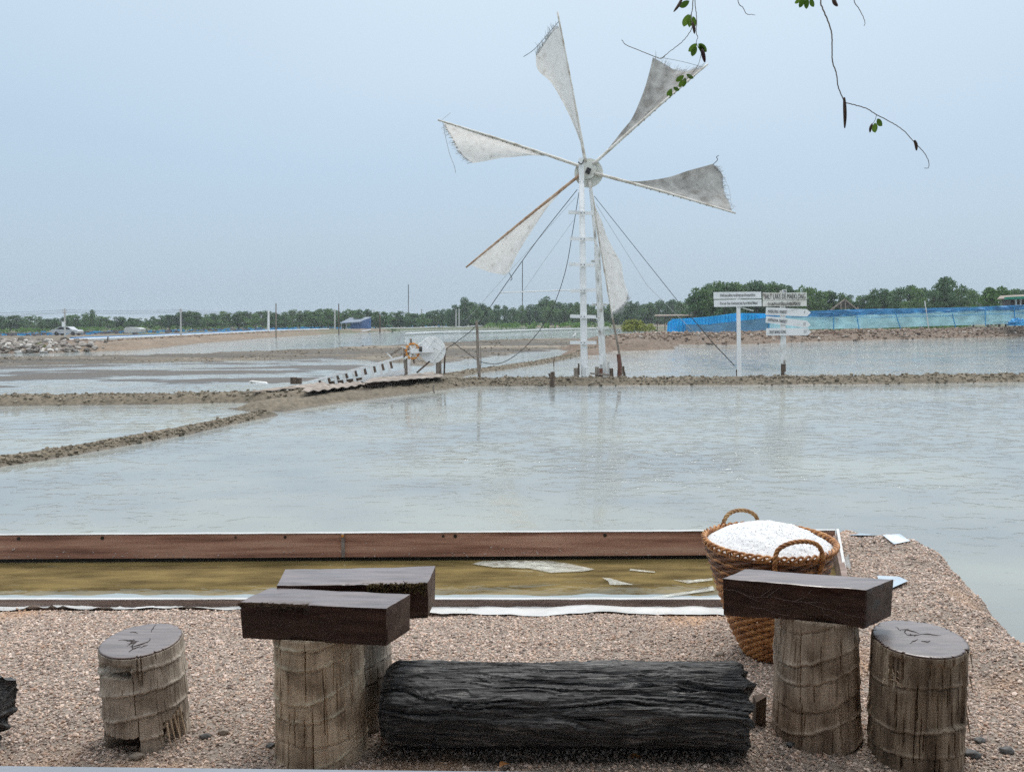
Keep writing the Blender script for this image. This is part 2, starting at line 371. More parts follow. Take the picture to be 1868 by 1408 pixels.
# ------------------------------------------------------------------ the gravel bank in front
TRAY = [at(-160, 1104, .0)[:2], at(1545, 1104, .0)[:2], at(1523, 1020, .0)[:2], at(-160, 1029, .0)[:2]]
TRAY = np.array(TRAY)
_tc = TRAY.mean(0)
shore = np.vstack([[(-14, 5.75), (-3.0, 5.62), (0.0, 5.60), (1.9, 5.66)],
                   path([(1522, 982), (1560, 990), (1620, 1006), (1700, 1020), (1758, 1046), (1800, 1088), (1812, 1128), (1868, 1166), (1990, 1260)], -.04),
                   [(3.3, 1.6), (3.6, 0), (4.2, -3), (-14, -3)]])
def bank_height(x, y):
    sd = poly_sd(x, y, shore)
    big = fbm(x * .9, y * .9, 2.0, 3); mid = fbm(x * 3.1, y * 3.1, 5.0, 3)
    z = -.62 * (1 - sstep(-.34, .16, sd + .04 * mid)) + .016 * big + .008 * mid
    z = z + (.085 + .05 * mid) * np.exp(-((sd - .30) / .20) ** 2) * sstep(1.9, 2.3, x) + .03 * mid * np.exp(-(sd / .2) ** 2) * sstep(1.9, 2.3, x)            # low lip along the waterside
    z = z + .05 * np.exp(-(((x - 2.4) / .4) ** 2 + ((y - 5.3) / .5) ** 2))
    td = poly_sd(x, y, TRAY)
    z = np.where(td > -.03, np.minimum(z, -.13), z)
    front = y < (TRAY[0][1] + TRAY[1][1]) / 2
    z = z + np.where(front & (td < -.03), -.02 * np.exp(-np.abs(td + .1) / .12), 0)
    return z, sd, td
gx = np.linspace(-9, 4.6, 460); gy = np.linspace(-2, 6.5, 360)
GX, GY = np.meshgrid(gx, gy); GZ, GSD, GTD = bank_height(GX, GY)
idx = np.arange(GX.size).reshape(GX.shape)
quads = np.stack([idx[:-1, :-1], idx[:-1, 1:], idx[1:, 1:], idx[1:, :-1]], -1).reshape(-1, 4)
o = mesh_obj('gravel_ground', np.stack([GX, GY, GZ], -1), quads, soil_mat('gravel_bed', WZ, 60, .9, .012), smooth=True); tag(o, kind='structure')
sand = sstep(.28, .7, fbm(GX * 1.3, GY * 1.3, 7.0, 4))[..., None]
soil_attr(o, (np.array((.33, .285, .25)) * (1 - sand) + np.array((.50, .34, .23)) * sand).reshape(-1, 3))

def scatter(name, pts, scl, mats_cols, label, cat, base=None, parent=None, flat=.6, seed=1, rough=.6, variants=6, sub=1, rvar=None):
    """many small stones too fine to count: one object, points that carry little stone meshes"""
    m = bpy.data.materials.new(name + '_stone'); m.use_nodes = True; t = m.node_tree; b = t.nodes['Principled BSDF']; L = t.links.new
    oi = t.nodes.new('ShaderNodeObjectInfo'); r = t.nodes.new('ShaderNodeValToRGB'); r.color_ramp.interpolation = 'LINEAR'
    el = r.color_ramp.elements; k = len(mats_cols)
    el[0].position = 0; el[0].color = (*mats_cols[0], 1); el[1].position = 1; el[1].color = (*mats_cols[-1], 1)
    for i in range(1, k - 1): e_ = el.new(i / (k - 1)); e_.color = (*mats_cols[i], 1)
    L(oi.outputs['Random'], r.inputs[0])
    a = t.nodes.new('ShaderNodeAttribute'); a.attribute_name = 'tint'; a.attribute_type = 'INSTANCER'
    mu = t.nodes.new('ShaderNodeMix'); mu.data_type = 'RGBA'; mu.blend_type = 'MIX'; L(a.outputs['Fac'], mu.inputs[0]); L(r.outputs[0], mu.inputs[6]); mu.inputs[7].default_value = (.46, .29, .185, 1)
    L(mu.outputs[2], b.inputs['Base Color']); b.inputs['Roughness'].default_value = rough; b.inputs['Specular IOR Level'].default_value = .35
    coll = bpy.data.collections.new(name + '_shapes'); rg = np.random.default_rng(seed)
    for i in range(variants):
        bm = bmesh.new(); bmesh.ops.create_icosphere(bm, subdivisions=sub, radius=1)
        s3 = np.array([1, rg.uniform(.6, .95), flat * rg.uniform(.7, 1.2)]); off = rg.uniform(0, 50)
        for v in bm.verts:
            n = noise3(v.co.x * 1.1 + off, v.co.y * 1.1, v.co.z * 1.1) * .45
            v.co = Vector(np.array(v.co) * (1 + n) * s3)
        me = bpy.data.meshes.new('stone_shape'); bm.to_mesh(me); bm.free(); me.materials.append(m)
        for p in me.polygons: p.use_smooth = sub > 1
        coll.objects.link(bpy.data.objects.new('stone_shape', me))
    pts = np.asarray(pts); me = bpy.data.meshes.new(name); me.from_pydata(pts.tolist(), [], [])
    at_ = me.attributes.new('s', 'FLOAT', 'POINT'); at_.data.foreach_set('value', np.asarray(scl, np.float32))
    rot = np.stack([rg.normal(0, .45, len(pts)), rg.normal(0, .45, len(pts)), rg.uniform(0, 6.283, len(pts))], -1)
    at_ = me.attributes.new('r', 'FLOAT_VECTOR', 'POINT'); at_.data.foreach_set('vector', rot.astype(np.float32).ravel())
    tv = np.zeros(len(pts)) if rvar is None else rvar
    at_ = me.attributes.new('tint', 'FLOAT', 'POINT'); at_.data.foreach_set('value', np.asarray(tv, np.float32))
    ob = bpy.data.objects.new(name, me); C.objects.link(ob)
    if parent: ob.parent = parent
    ng = bpy.data.node_groups.new(name, 'GeometryNodeTree'); ng.interface.new_socket('Geometry', in_out='INPUT', socket_type='NodeSocketGeometry'); ng.interface.new_socket('Geometry', in_out='OUTPUT', socket_type='NodeSocketGeometry')
    N = ng.nodes.new; gi, go = N('NodeGroupInput'), N('NodeGroupOutput')
    ci = N('GeometryNodeCollectionInfo'); ci.inputs[0].default_value = coll; ci.inputs['Separate Children'].default_value = True; ci.inputs['Reset Children'].default_value = True
    mp_ = N('GeometryNodeMeshToPoints'); ip = N('GeometryNodeInstanceOnPoints'); ip.inputs['Pick Instance'].default_value = True
    rv = N('FunctionNodeRandomValue'); rv.data_type = 'INT'
    mxs = [i_ for i_ in rv.inputs if i_.name == 'Max' and i_.type == 'INT'][0]; mns = [i_ for i_ in rv.inputs if i_.name == 'Min' and i_.type == 'INT'][0]; mns.default_value = 0; mxs.default_value = variants - 1
    na = N('GeometryNodeInputNamedAttribute'); na.data_type = 'FLOAT'; na.inputs[0].default_value = 's'
    nr = N('GeometryNodeInputNamedAttribute'); nr.data_type = 'FLOAT_VECTOR'; nr.inputs[0].default_value = 'r'
    l = ng.links.new
    l(gi.outputs[0], mp_.inputs[0]); l(mp_.outputs[0], ip.inputs['Points']); l(ci.outputs[0], ip.inputs['Instance'])
    l([o_ for o_ in rv.outputs if o_.type == 'INT'][0], ip.inputs['Instance Index']); l(na.outputs[0], ip.inputs['Scale'])
    er = N('FunctionNodeEulerToRotation'); l(nr.outputs[0], er.inputs[0]); l(er.outputs[0], ip.inputs['Rotation'])
    l(ip.outputs[0], go.inputs[0])
    md = ob.modifiers.new('stones', 'NODES'); md.node_group = ng
    tag(ob, label, cat, kind='stuff'); return ob

# pebbles over the bank, thinner where red sand shows through
N_ = 330000
px_ = RNG.uniform(-4.9, 3.7, N_); py_ = RNG.uniform(1.7, 6.1, N_)
pz_, psd, ptd = bank_height(px_, py_)
sandp = sstep(.28, .7, fbm(px_ * 1.3, py_ * 1.3, 7.0, 4))
liner_front = (py_ > TRAY[0][1] - .02 - .10 * sstep(-1.2, .2, px_) - .05 * fbm(px_ * 2.3, 0, 3.0, 3)) & (ptd < -.02) & (py_ < TRAY[0][1] + .05) & (px_ < 1.75)
keep = (pz_ > -.5) & (ptd < -.045) & (RNG.random(N_) > .45 * sandp) & ~(liner_front & (RNG.random(N_) > .03)) & (np.abs(px_ / np.maximum(py_, .1)) < .86)
px_, py_, pz_, sandp = px_[keep], py_[keep], pz_[keep], sandp[keep]
ps = np.clip(RNG.lognormal(math.log(.0053), .33, len(px_)), .003, .017)
PEB = [tuple(min(.85, k_ * q) for q, k_ in zip(c_, (1.55, 1.36, 1.26))) for c_ in [(.09, .08, .075), (.15, .133, .122), (.24, .215, .195), (.30, .265, .235), (.36, .30, .25), (.46, .41, .36), (.27, .20, .155), (.20, .18, .17), (.38, .35, .315), (.5, .47, .44), (.33, .31, .30)]]
scatter('gravel', np.stack([px_, py_, pz_ + ps * .25], -1), ps, PEB, 'wet mixed grey and tan pebbles covering the bank', 'gravel', rvar=.55 * sandp * RNG.random(len(px_)))

# ------------------------------------------------------------------ the shallow brine tray with its boards
M_plank = mat('red_brown_plank', [(.10, .045, .03), (.28, .14, .098), (.40, .225, .16), (.48, .31, .23)], (1.1, 18, 22), .5, .3, (5, 60, 90), .004, stops=[.25, .42, .55, .72], rvar=.12)
M_plank2 = mat('grey_brown_plank', [(.09, .055, .045), (.2, .14, .115), (.30, .23, .2)], (1.5, 20, 20), .6, .3, (5, 60, 90), .004)
M_film = mat('white_plastic_film', [(.40, .40, .38), (.56, .565, .56), (.64, .65, .65)], (3, 3, 3), .35, .3, (9, 9, 9), .02)
M_film_wet = mat('wet_plastic_film', [(.40, .41, .36), (.62, .63, .58), (.7, .71, .68)], (5, 5, 5), .25, .3, (12, 12, 12), .02)
M_blackwood = mat('near_black_wood', [(.012, .01, .009), (.03, .024, .02)], (6, 20, 20), .5, .2)
M_pit = mat('tray_bottom_silt', [(.10, .075, .03), (.17, .125, .05), (.22, .165, .075)], (1.2, 2, 2), .8, 0)
NLx, NRx = TRAY[0], TRAY[1]; FR, FL = TRAY[2], TRAY[3]
t_ = thing('brine_tray', 'long shallow wooden tray of brine edged with red-brown boards', 'brine tray', (_tc[0], _tc[1], -.12))
fy = lambda x: FL[1] + (FR[1] - FL[1]) * (x - FL[0]) / (FR[0] - FL[0])
ny = lambda x: NLx[1] + (NRx[1] - NLx[1]) * (x - NLx[0]) / (NRx[0] - NLx[0])
ZT = .205
def plank(name, x0, x1, yf, z0, z1, th, m, parent, off=0, lean=0.0, n=60, seed=0):
    xs = np.linspace(x0, x1, n); b = MB(); rows = []
    ed = .0025 * fbm(xs * 6, seed * 3.3, 1.0, 3)
    for q, (dy, z, e) in enumerate([(0, z0, 0), (0, z1 - .004, 1), (.004, z1, 1), (th - .004, z1, 1), (th, z1 - .004, 1), (th, z0, 0)]):
        rows.append(np.stack([xs, np.array([yf(x) for x in xs]) + off + dy + lean * (z - z0), z + ed * e], -1))
    b.grid(np.array(rows + [rows[0]]))
    k = len(xs); b.f.append(tuple(r * k for r in range(6))); b.f.append(tuple(r * k + k - 1 for r in range(6))[::-1])
    return b.build(name, m, parent)
xj = at(630, 1020, 0)[0]
pl = plank('plank', FL[0], xj - .004, fy, .035, ZT, .035, M_plank, t_, lean=.06, seed=1)
pr = plank('plank', xj + .004, FR[0], fy, .035, ZT, .035, M_plank, t_, lean=.06, seed=2)
plank('black_strip', FL[0], FR[0], fy, -.1, .032, .03, M_blackwood, t_, off=.02)  # near-black strip along the foot of the back boards
plank('film_edge', FL[0], FR[0] + .005, fy, ZT + .002, ZT + .0045, .03, M_film, t_, off=.004, seed=4)
plank('near_plank', NLx[0], NRx[0], ny, -.1, .036, .035, M_plank2, t_, seed=5)
plank('film_edge', NLx[0], NRx[0], ny, .037, .040, .03, M_film, t_, off=-.002, seed=6)
b = MB(); b.box((xj, fy(xj) - .001, .12), (.022, .012, .165)); br = b.build('joint_strap', mat('grey_strap', [(.16, .13, .12), (.32, .29, .27)], (20, 20, 20), .5, .2), t_)
b = MB(); b.tube([(xj, fy(xj) - .012, .19), (xj, fy(xj) - .002, .19)], .009, 8); b.build('rusty_bolt', M_orange, br)
# end board on the right, its top edge wrapped in white film
b = MB(); d_ = np.array([NRx[0] - FR[0], NRx[1] - FR[1], 0]); b.beam((FR[0], FR[1], .04), (NRx[0], NRx[1], -.03), .035, .27); b.build('end_plank', M_plank2, t_)
b = MB(); b.hexa([(FR[0] + .004, FR[1], .09), (FR[0] + .022, FR[1], .09), (NRx[0] + .022, NRx[1], -.02), (NRx[0] + .004, NRx[1], -.02)], [(FR[0] + .004, FR[1], ZT + .015), (FR[0] + .022, FR[1], ZT + .015), (NRx[0] + .022, NRx[1], .07), (NRx[0] + .004, NRx[1], .07)]); b.build('film_wrap', M_film, t_)
b = MB(); b.add([(FL[0], ny(FL[0]), -.06), (FR[0], ny(FR[0]), -.06), (FR[0], FR[1] + .05, -.06), (FL[0], FL[1] + .05, -.06)], [(0, 1, 2, 3)]); b.build('tray_floor', M_pit, t_)
WT = water_mat('brine', (.155, .122, .052), .25, 3, 8, .015, (.2, 1), 0, .012, .5, .55, (1.45, 1.4, 1.35), (2.2, 9), 6)
o = mesh_obj('brine_water', [(NLx[0], ny(NLx[0]) + .03, .004), (NRx[0], NRx[1] + .03, .004), (FR[0], FR[1] + .025, .004), (FL[0], FL[1] + .025, .004)], [(0, 1, 2, 3)], WT); tag(o, kind='structure')
# sheet that lines the tray and shows along its near foot
xs = np.linspace(NLx[0], 1.75, 160); b = MB(); rows = []
for k in range(9):
    f_ = k / 8; y = np.array([ny(x) for x in xs]) - .002 - f_ * (.045 + .10 * sstep(-1.2, .2, xs) + .05 * fbm(xs * 2.3, 0, 3.0, 3))
    zz = np.maximum(bank_height(xs, y)[0], -.02) + .012 + .008 * fbm(xs * 5, f_ * 2, 1.5, 3)
    rows.append(np.stack([xs, y, zz], -1))
b.grid(np.array(rows)); b.build('liner_sheet', M_film, t_, smooth=True)
# inner lap of the sheet, just awash along the near board
rows = []
for k in range(5):
    f_ = k / 4; rows.append(np.stack([xs, np.array([ny(x) for x in xs]) + .034 + f_ * (.13 + .035 * fbm(xs * 3, 2, 5.0, 4)), np.full(len(xs), .0075 - .0015 * f_)], -1))
b = MB(); b.grid(np.array(rows)); b.build('inner_lap', mat('awash_film', [(.25, .30, .315), (.33, .38, .39)], (3, 3, 3), .15, 0), t_)
# crumbs of salt dried on the boards
b = MB()
for k in range(150):
    x = RNG.uniform(FL[0], FR[0] - .05); z = .035 + abs(RNG.normal(0, .032)); s_ = RNG.uniform(.0015, .0042)
    if z > ZT: continue
    b.box((x, fy(x) + .06 * (z - .035) - s_ * .4, z), (s_ * RNG.uniform(1, 3), s_, s_), Matrix.Rotation(RNG.uniform(-.8, .8), 3, 'Y'))
tag(b.build('salt_crumbs', M_film, t_), kind='stuff')
b = MB()
for x_ in (40, 190, 430, 520, 808, 830, 1105): # nail knots along the top
    p = at(x_, 982, .17); b.tube([(p[0], fy(p[0]) + .006, .18), (p[0], fy(p[0]) + .0095, .18)], RNG.uniform(.008, .015), 10)
tag(b.build('knots', M_blackwood, t_), kind='stuff')
# floating scraps of film
M_clear = bpy.data.materials.new('clear_plastic_film'); M_clear.use_nodes = True; t__ = M_clear.node_tree; t__.nodes['Principled BSDF'].inputs['Base Color'].default_value = (.62, .63, .57, 1); t__.nodes['Principled BSDF'].inputs['Roughness'].default_value = .2
q__ = t__.nodes.new('ShaderNodeBsdfTransparent'); w__ = t__.nodes.new('ShaderNodeMixShader'); n__ = t__.nodes.new('ShaderNodeTexNoise'); n__.inputs['Scale'].default_value = 9; n__.inputs['Detail'].default_value = 6; r__ = t__.nodes.new('ShaderNodeMapRange'); r__.inputs[1].default_value = .3; r__.inputs[2].default_value = .7; r__.inputs[3].default_value = .25; r__.inputs[4].default_value = .85
t__.links.new(n__.outputs[0], r__.inputs[0]); t__.links.new(r__.outputs[0], w__.inputs[0]); t__.links.new(q__.outputs[0], w__.inputs[1]); t__.links.new(t__.nodes['Principled BSDF'].outputs[0], w__.inputs[2]); t__.links.new(w__.outputs[0], t__.nodes['Material Output'].inputs[0])
def film(pxs, label, z=.012, lift=.02):
    p = [at(x, y, z) for x, y in pxs]; cc = np.mean(p, 0); b = MB(); n = len(p); rings = []
    for k, s_ in enumerate((1, .82, .64, .46, .28, .12)):
        rings.append([cc + (q - cc) * s_ + np.array([0, 0, lift * (1 - s_) * (1 + .8 * math.sin(3 * i + 2.1 * k))]) for i, q in enumerate(p)])
    b.grid(np.array(rings), True); b.f.append(tuple(5 * n + i for i in range(n)))
    return tag(b.build('plastic_film', M_clear, loc=cc, smooth=True), label, 'plastic sheet')
film([(862, 1028), (880, 1023), (930, 1022), (1000, 1022), (1040, 1028), (1085, 1038), (1060, 1042), (1005, 1044), (965, 1036), (900, 1034)], 'crumpled white plastic film floating against the long back board')
film([(1098, 1053), (1112, 1054), (1155, 1066), (1112, 1066), (1110, 1060)], 'small arrow-shaped scrap of plastic film floating on the brine', lift=.004)
film([(1150, 1037), (1195, 1042), (1194, 1044), (1148, 1040)], 'thin sliver of plastic film trailing from the crumpled sheet', lift=.003)
film([(1228, 1057), (1262, 1059), (1300, 1054), (1300, 1058), (1255, 1063)], 'strip of plastic film floating beside the salt basket', lift=.004)
film([(1285, 1075), (1300, 1068), (1304, 1076), (1200, 1091), (1160, 1093), (1230, 1082)], 'long folded strip of plastic film lying across the brine to the basket', lift=.004)
# scraps of blue and white sheet at the waterside
for pxs, z, m_, lb in [([(1548, 988), (1580, 986), (1603, 1000), (1570, 1000), (1552, 994)], .06, 'b', 'pale blue plastic sheet half buried at the top of the gravel bank'),
                       ([(1528, 1018), (1548, 1022), (1552, 1040), (1530, 1043), (1526, 1030)], .03, 'w', 'white plastic scrap on the gravel beside the tray end'),
                       ([(1600, 1058), (1640, 1066), (1656, 1076), (1620, 1081), (1604, 1070)], .02, 'b', 'flat blue plastic scrap on the gravel behind the cracked slab table'),
                       ([(1608, 1007), (1640, 1006), (1660, 1016), (1630, 1015)], .05, 'b', 'thin blue strip of sheet at the lip of the gravel bank')]:
    p = [at(x, y, z) for x, y in pxs]; cc = np.mean(p, 0); n = len(p); b = MB()
    P = np.array([[cc + (q - cc) * s_ for q in p] for s_ in (1, .7, .35)]); P[..., 2] = bank_height(P[..., 0], P[..., 1])[0] + .014 + .012 * noise3(P[..., 0] * 14, P[..., 1] * 14, 1)
    b.grid(P, True); b.f.append(tuple(2 * n + i for i in range(n)))
    mm = M_film if m_ == 'w' else MATS.get('blue_film') or mat('blue_film', [(.36, .44, .52), (.46, .55, .62)], (6, 6, 6), .35, .3)
    tag(b.build('plastic_scrap', mm, loc=cc, smooth=True), lb, 'plastic scrap')

# ------------------------------------------------------------------ stump seats and slab tables
def bark(name, cols, streak=(44, 44, 3.0), blotch=2.6):
    m = mat(name, cols, streak, .85, 1.0, (70, 70, 5), .008, stops=[.27, .36, .50, .74])
    t = m.node_tree; b = t.nodes['Principled BSDF']; L = t.links.new
    src = b.inputs['Base Color'].links[0].from_socket
    co = t.nodes.new('ShaderNodeTexCoord'); n = t.nodes.new('ShaderNodeTexNoise'); n.inputs['Scale'].default_value = blotch * 3; n.inputs['Detail'].default_value = 5
    L(co.outputs['Object'], n.inputs['Vector']); r = t.nodes.new('ShaderNodeValToRGB')
    r.color_ramp.elements[0].position = .34; r.color_ramp.elements[0].color = (.42, .36, .31, 1); r.color_ramp.elements[1].position = .6; r.color_ramp.elements[1].color = (1.1, 1.05, 1, 1)
    L(n.outputs[0], r.inputs[0]); mu = t.nodes.new('ShaderNodeMix'); mu.data_type = 'RGBA'; mu.blend_type = 'MULTIPLY'; mu.inputs[0].default_value = .85
    L(src, mu.inputs[6]); L(r.outputs[0], mu.inputs[7]); sc = t.nodes.new('ShaderNodeAttribute'); sc.attribute_name = 'scar'; m4 = t.nodes.new('ShaderNodeMix'); m4.data_type = 'RGBA'; s5 = t.nodes.new('ShaderNodeMath'); s5.operation = 'MULTIPLY'; s5.inputs[1].default_value = .6; L(sc.outputs['Fac'], s5.inputs[0]); L(s5.outputs[0], m4.inputs[0])
    L(mu.outputs[2], m4.inputs[6]); m4.inputs[7].default_value = (*[min(.7, q * 1.15) for q in cols[-1]], 1); L(m4.outputs[2], b.inputs['Base Color'])
    return m
B_grey = bark('grey_palm_bark', [(.09, .075, .06), (.30, .265, .22), (.45, .405, .345), (.58, .53, .46)])
B_tan = bark('tan_palm_bark', [(.14, .10, .068), (.42, .33, .24), (.58, .48, .36), (.70, .60, .47)])
B_dark = bark('dark_palm_bark', [(.045, .032, .024), (.15, .112, .08), (.29, .235, .175), (.45, .38, .30)])
B_brown = bark('brown_palm_bark', [(.09, .065, .045), (.26, .20, .15), (.42, .345, .27), (.55, .47, .385)])
M_cap = mat('dark_wet_wood_paint', [(.032, .016, .012), (.062, .030, .022), (.085, .045, .034)], (3, 30, 30), .34, .35, (60, 60, 60), .003, rvar=.1, spec=.35)
M_slab = mat('dark_brown_slab_paint', [(.016, .007, .005), (.045, .020, .014), (.085, .042, .031)], (2.2, 34, 34), .36, .35, (8, 90, 90), .003, rvar=.1, spec=.35)
M_slab_end = mat('slab_end_grain', [(.05, .028, .02), (.10, .062, .045), (.15, .10, .075)], (16, 16, 16), .6, .4, (70, 70, 70), .004)
M_core = mat('rotten_core', [(.012, .008, .006), (.045, .026, .016), (.10, .055, .03)], (14, 14, 20), .85, .6)
M_crackline = mat('pale_crack_dust', [(.14, .10, .085), (.22, .17, .15)], (20, 20, 20), .8, 0)

def sheen_top(m, top_col, gloss):  # upward faces tinted paler, sky sheen put into the colour
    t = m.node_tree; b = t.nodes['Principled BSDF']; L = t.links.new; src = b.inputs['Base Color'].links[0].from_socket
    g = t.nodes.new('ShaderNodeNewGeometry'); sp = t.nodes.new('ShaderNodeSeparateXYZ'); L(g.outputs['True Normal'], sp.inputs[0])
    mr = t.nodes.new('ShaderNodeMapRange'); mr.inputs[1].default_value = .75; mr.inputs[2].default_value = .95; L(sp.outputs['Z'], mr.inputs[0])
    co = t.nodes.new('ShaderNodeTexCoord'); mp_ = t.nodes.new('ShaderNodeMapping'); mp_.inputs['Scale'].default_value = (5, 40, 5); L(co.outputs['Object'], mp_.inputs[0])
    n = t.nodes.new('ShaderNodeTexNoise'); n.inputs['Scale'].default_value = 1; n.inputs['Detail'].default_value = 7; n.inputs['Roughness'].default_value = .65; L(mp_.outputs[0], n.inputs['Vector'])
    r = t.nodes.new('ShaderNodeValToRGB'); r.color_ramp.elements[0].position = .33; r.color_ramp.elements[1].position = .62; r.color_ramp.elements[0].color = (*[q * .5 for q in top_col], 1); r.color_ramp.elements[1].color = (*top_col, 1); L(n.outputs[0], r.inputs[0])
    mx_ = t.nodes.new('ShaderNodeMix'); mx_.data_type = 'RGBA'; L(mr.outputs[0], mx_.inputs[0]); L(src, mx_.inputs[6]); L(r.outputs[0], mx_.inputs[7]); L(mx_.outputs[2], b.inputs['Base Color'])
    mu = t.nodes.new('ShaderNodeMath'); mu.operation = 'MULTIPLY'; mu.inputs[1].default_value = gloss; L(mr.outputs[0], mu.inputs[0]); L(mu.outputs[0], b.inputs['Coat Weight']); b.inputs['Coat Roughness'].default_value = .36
sheen_top(M_slab, (.21, .175, .175), .6); sheen_top(M_cap, (.21, .175, .17), .8)

def stump_mesh(name, c, R, h, m, parent, seed, band=.085, lean=(0, 0), tilt=(0, 0), flare=.04, cracks=46, wob=.028, step=.011, notches=(), rt=None, nth=600, nz=112, oval=.03):
    """a cut length of palm trunk: overlapping bark rings with wavy lower edges, split by upright cracks"""
    rg = np.random.default_rng(seed); th = np.linspace(0, 2 * math.pi, nth, endpoint=False); tt = np.linspace(0, 1, nz)
    TH, T = np.meshgrid(th, tt); cx, cy = np.cos(TH), np.sin(TH)
    htop = h + tilt[0] * R * cx + tilt[1] * R * cy
    Z = T * htop - .03 * (1 - T)
    rr = R * (1 + ((rt or 1) - 1) * T) + flare * R * (1 - T) ** 3
    rr = rr * (1 + oval * np.cos(2 * TH + seed) + .022 * fbm(cx * .9 + seed * 2, cy * .9, Z * 1.5, 2))
    p1_, p2_ = rg.uniform(0, 6.28, 2); scar = np.zeros_like(rr); zr = rg.uniform(-.5, .2) * band
    while zr < h * 1.02:                     # leaf scars: each its own slanting, dipping line round the trunk
        line = zr + wob * .8 * np.cos(TH - p1_ + rg.uniform(-.5, .5)) + wob * .45 * np.cos(2 * TH - p2_ + rg.uniform(-.6, .6)) + .006 * fbm(cx * 4 + zr * 50, cy * 4, seed, 3)
        dz = Z - line; st = step * rg.uniform(.25, 1.0) * (.5 + .6 * np.clip(fbm(cx * 2, cy * 2, zr * 31, 2) + .5, 0, 1.4))
        rr = rr + np.where(dz > 0, st * np.exp(-dz / .03), 0) - .005 * np.exp(-((dz + .003) / .004) ** 2)
        if rg.random() < .85:
            rg_ = np.exp(-((dz - .008) / .006) ** 2) * np.clip(.6 + fbm(cx * 3, cy * 3, zr * 17, 2), 0, 1); rr = rr + .0038 * rg_; scar = np.maximum(scar, rg_)
        zr += band * rg.uniform(.6, 1.3)
    rr = rr + .0012 * fbm(cx * 9, cy * 9 + seed, Z * 2, 2) + .0007 * fbm(cx * 40, cy * 40, Z * 10, 2)
    for k in range(cracks):
        a0 = rg.uniform(0, 2 * math.pi); z0 = rg.uniform(-.1, 1) * h; ln = rg.uniform(.10, .42) * h * (1.6 if k % 4 == 0 else 1)
        wd = rg.uniform(.009, .014) * (1.6 if k % 11 == 0 else 1); dp = rg.uniform(.004, .014)
        aa = a0 + .03 * noise3(Z * 9 + k * 3.1, k * .7, 0)
        da = (TH - aa + math.pi) % (2 * math.pi) - math.pi
        sl = sstep(z0, z0 + .02, Z) * (1 - sstep(z0 + ln * .7, z0 + ln, Z))
        rr = rr - dp * np.exp(-(da / wd) ** 4) * sl
    for a0, wd, z0, z1, dp in notches:       # places where the bark has broken away
        da = (TH - a0 + math.pi) % (2 * math.pi) - math.pi
        ragged = .12 * fbm(TH * 9, Z * 8, seed, 3)
        s_ = (1 - sstep(wd * .85, wd, np.abs(da) + ragged * wd)) * sstep(z0 - .008, z0, Z + .02 * ragged) * (1 - sstep(z1 - .006, z1 + .004, Z + .1 * ragged * (z1 - z0) * 4))
        rr = rr - dp * s_
    lz = np.clip(Z / h, 0, 1)
    P = np.stack([c[0] + rr * cx + lean[0] * lz, c[1] + rr * cy + lean[1] * lz, c[2] + Z], -1)
    b = MB(); b.grid(P, True); n0 = (nz - 1) * nth; b.f.append(tuple(n0 + i for i in range(nth)))
    o = b.build(name, m, parent, smooth=True)
    o.data.attributes.new('scar', 'FLOAT', 'POINT').data.foreach_set('value', scar.astype(np.float32).ravel())
    return o, P[-1]
def cap(edge, m, parent, name='top', lift=.006, seed=0, inset=.965, crk=True):
    c = edge.mean(0); rows = []
    for s_, dz in ((inset + .02, -.012), (inset + .015, lift * .6), (inset - .01, lift)):
        q = c + (edge - c) * s_; q[:, 2] += dz; rows.append(q)
    for s_ in np.linspace(.9, .05, 22):
        q = c + (edge - c) * s_; q[:, 2] += lift
        if crk:
            x, y = q[:, 0] - c[0], q[:, 1] - c[1]
            rd = np.abs(fbm(x * 9 + seed, y * 9, seed, 4)); q[:, 2] += .0012 * fbm(x * 14, y * 14, seed, 3)
        rows.append(q)
    b = MB(); n = len(edge); b.grid(np.array(rows), True); k = len(rows) - 1; b.f.append(tuple(k * n + i for i in range(n)))
    return b.build(name, m, parent, smooth=True)

M_topcrack = mat('dark_wood_crack', [(.010, .006, .005), (.03, .018, .014)], (30, 30, 30), .7, 0)
def top_cracks(edge, parent, seed, n=9, lift=.006):
    rg = np.random.default_rng(seed); c_ = edge.mean(0); R_ = np.linalg.norm(edge - c_, axis=1).mean(); nrm_ = np.linalg.svd(edge - c_)[2][2]; nrm_ = nrm_ * np.sign(nrm_[2]); u_ = np.cross((0, 1, 0), nrm_); u_ /= np.linalg.norm(u_); v_ = np.cross(nrm_, u_)
    b = MB()
    for k in range(n):
        a0 = rg.uniform(0, 6.28); r0 = rg.uniform(.05, .45) * R_; ln = rg.uniform(.12, .5) * R_; pts = []; x, y = r0 * math.cos(a0), r0 * math.sin(a0); an = a0 + rg.uniform(-1.3, 1.3)
        for q in range(6): pts.append(c_ + x * u_ + y * v_ + nrm_ * (lift + .0006)); an += rg.normal(0, .45); x += ln / 5 * math.cos(an); y += ln / 5 * math.sin(an)
        pts = [p for p in pts if np.linalg.norm(p - c_) < R_ * .88]
        if len(pts) > 2: S_ = spline(pts, 4); b.tube(S_, np.interp(np.linspace(0, 1, len(S_)), [0, .4, 1], [.0007, rg.uniform(.0016, .0034), .0006]), 5)
    tag(b.build('crack_lines', M_topcrack, parent), kind='stuff')
def zat(px, py, d): return aty(px, py, d)[2]
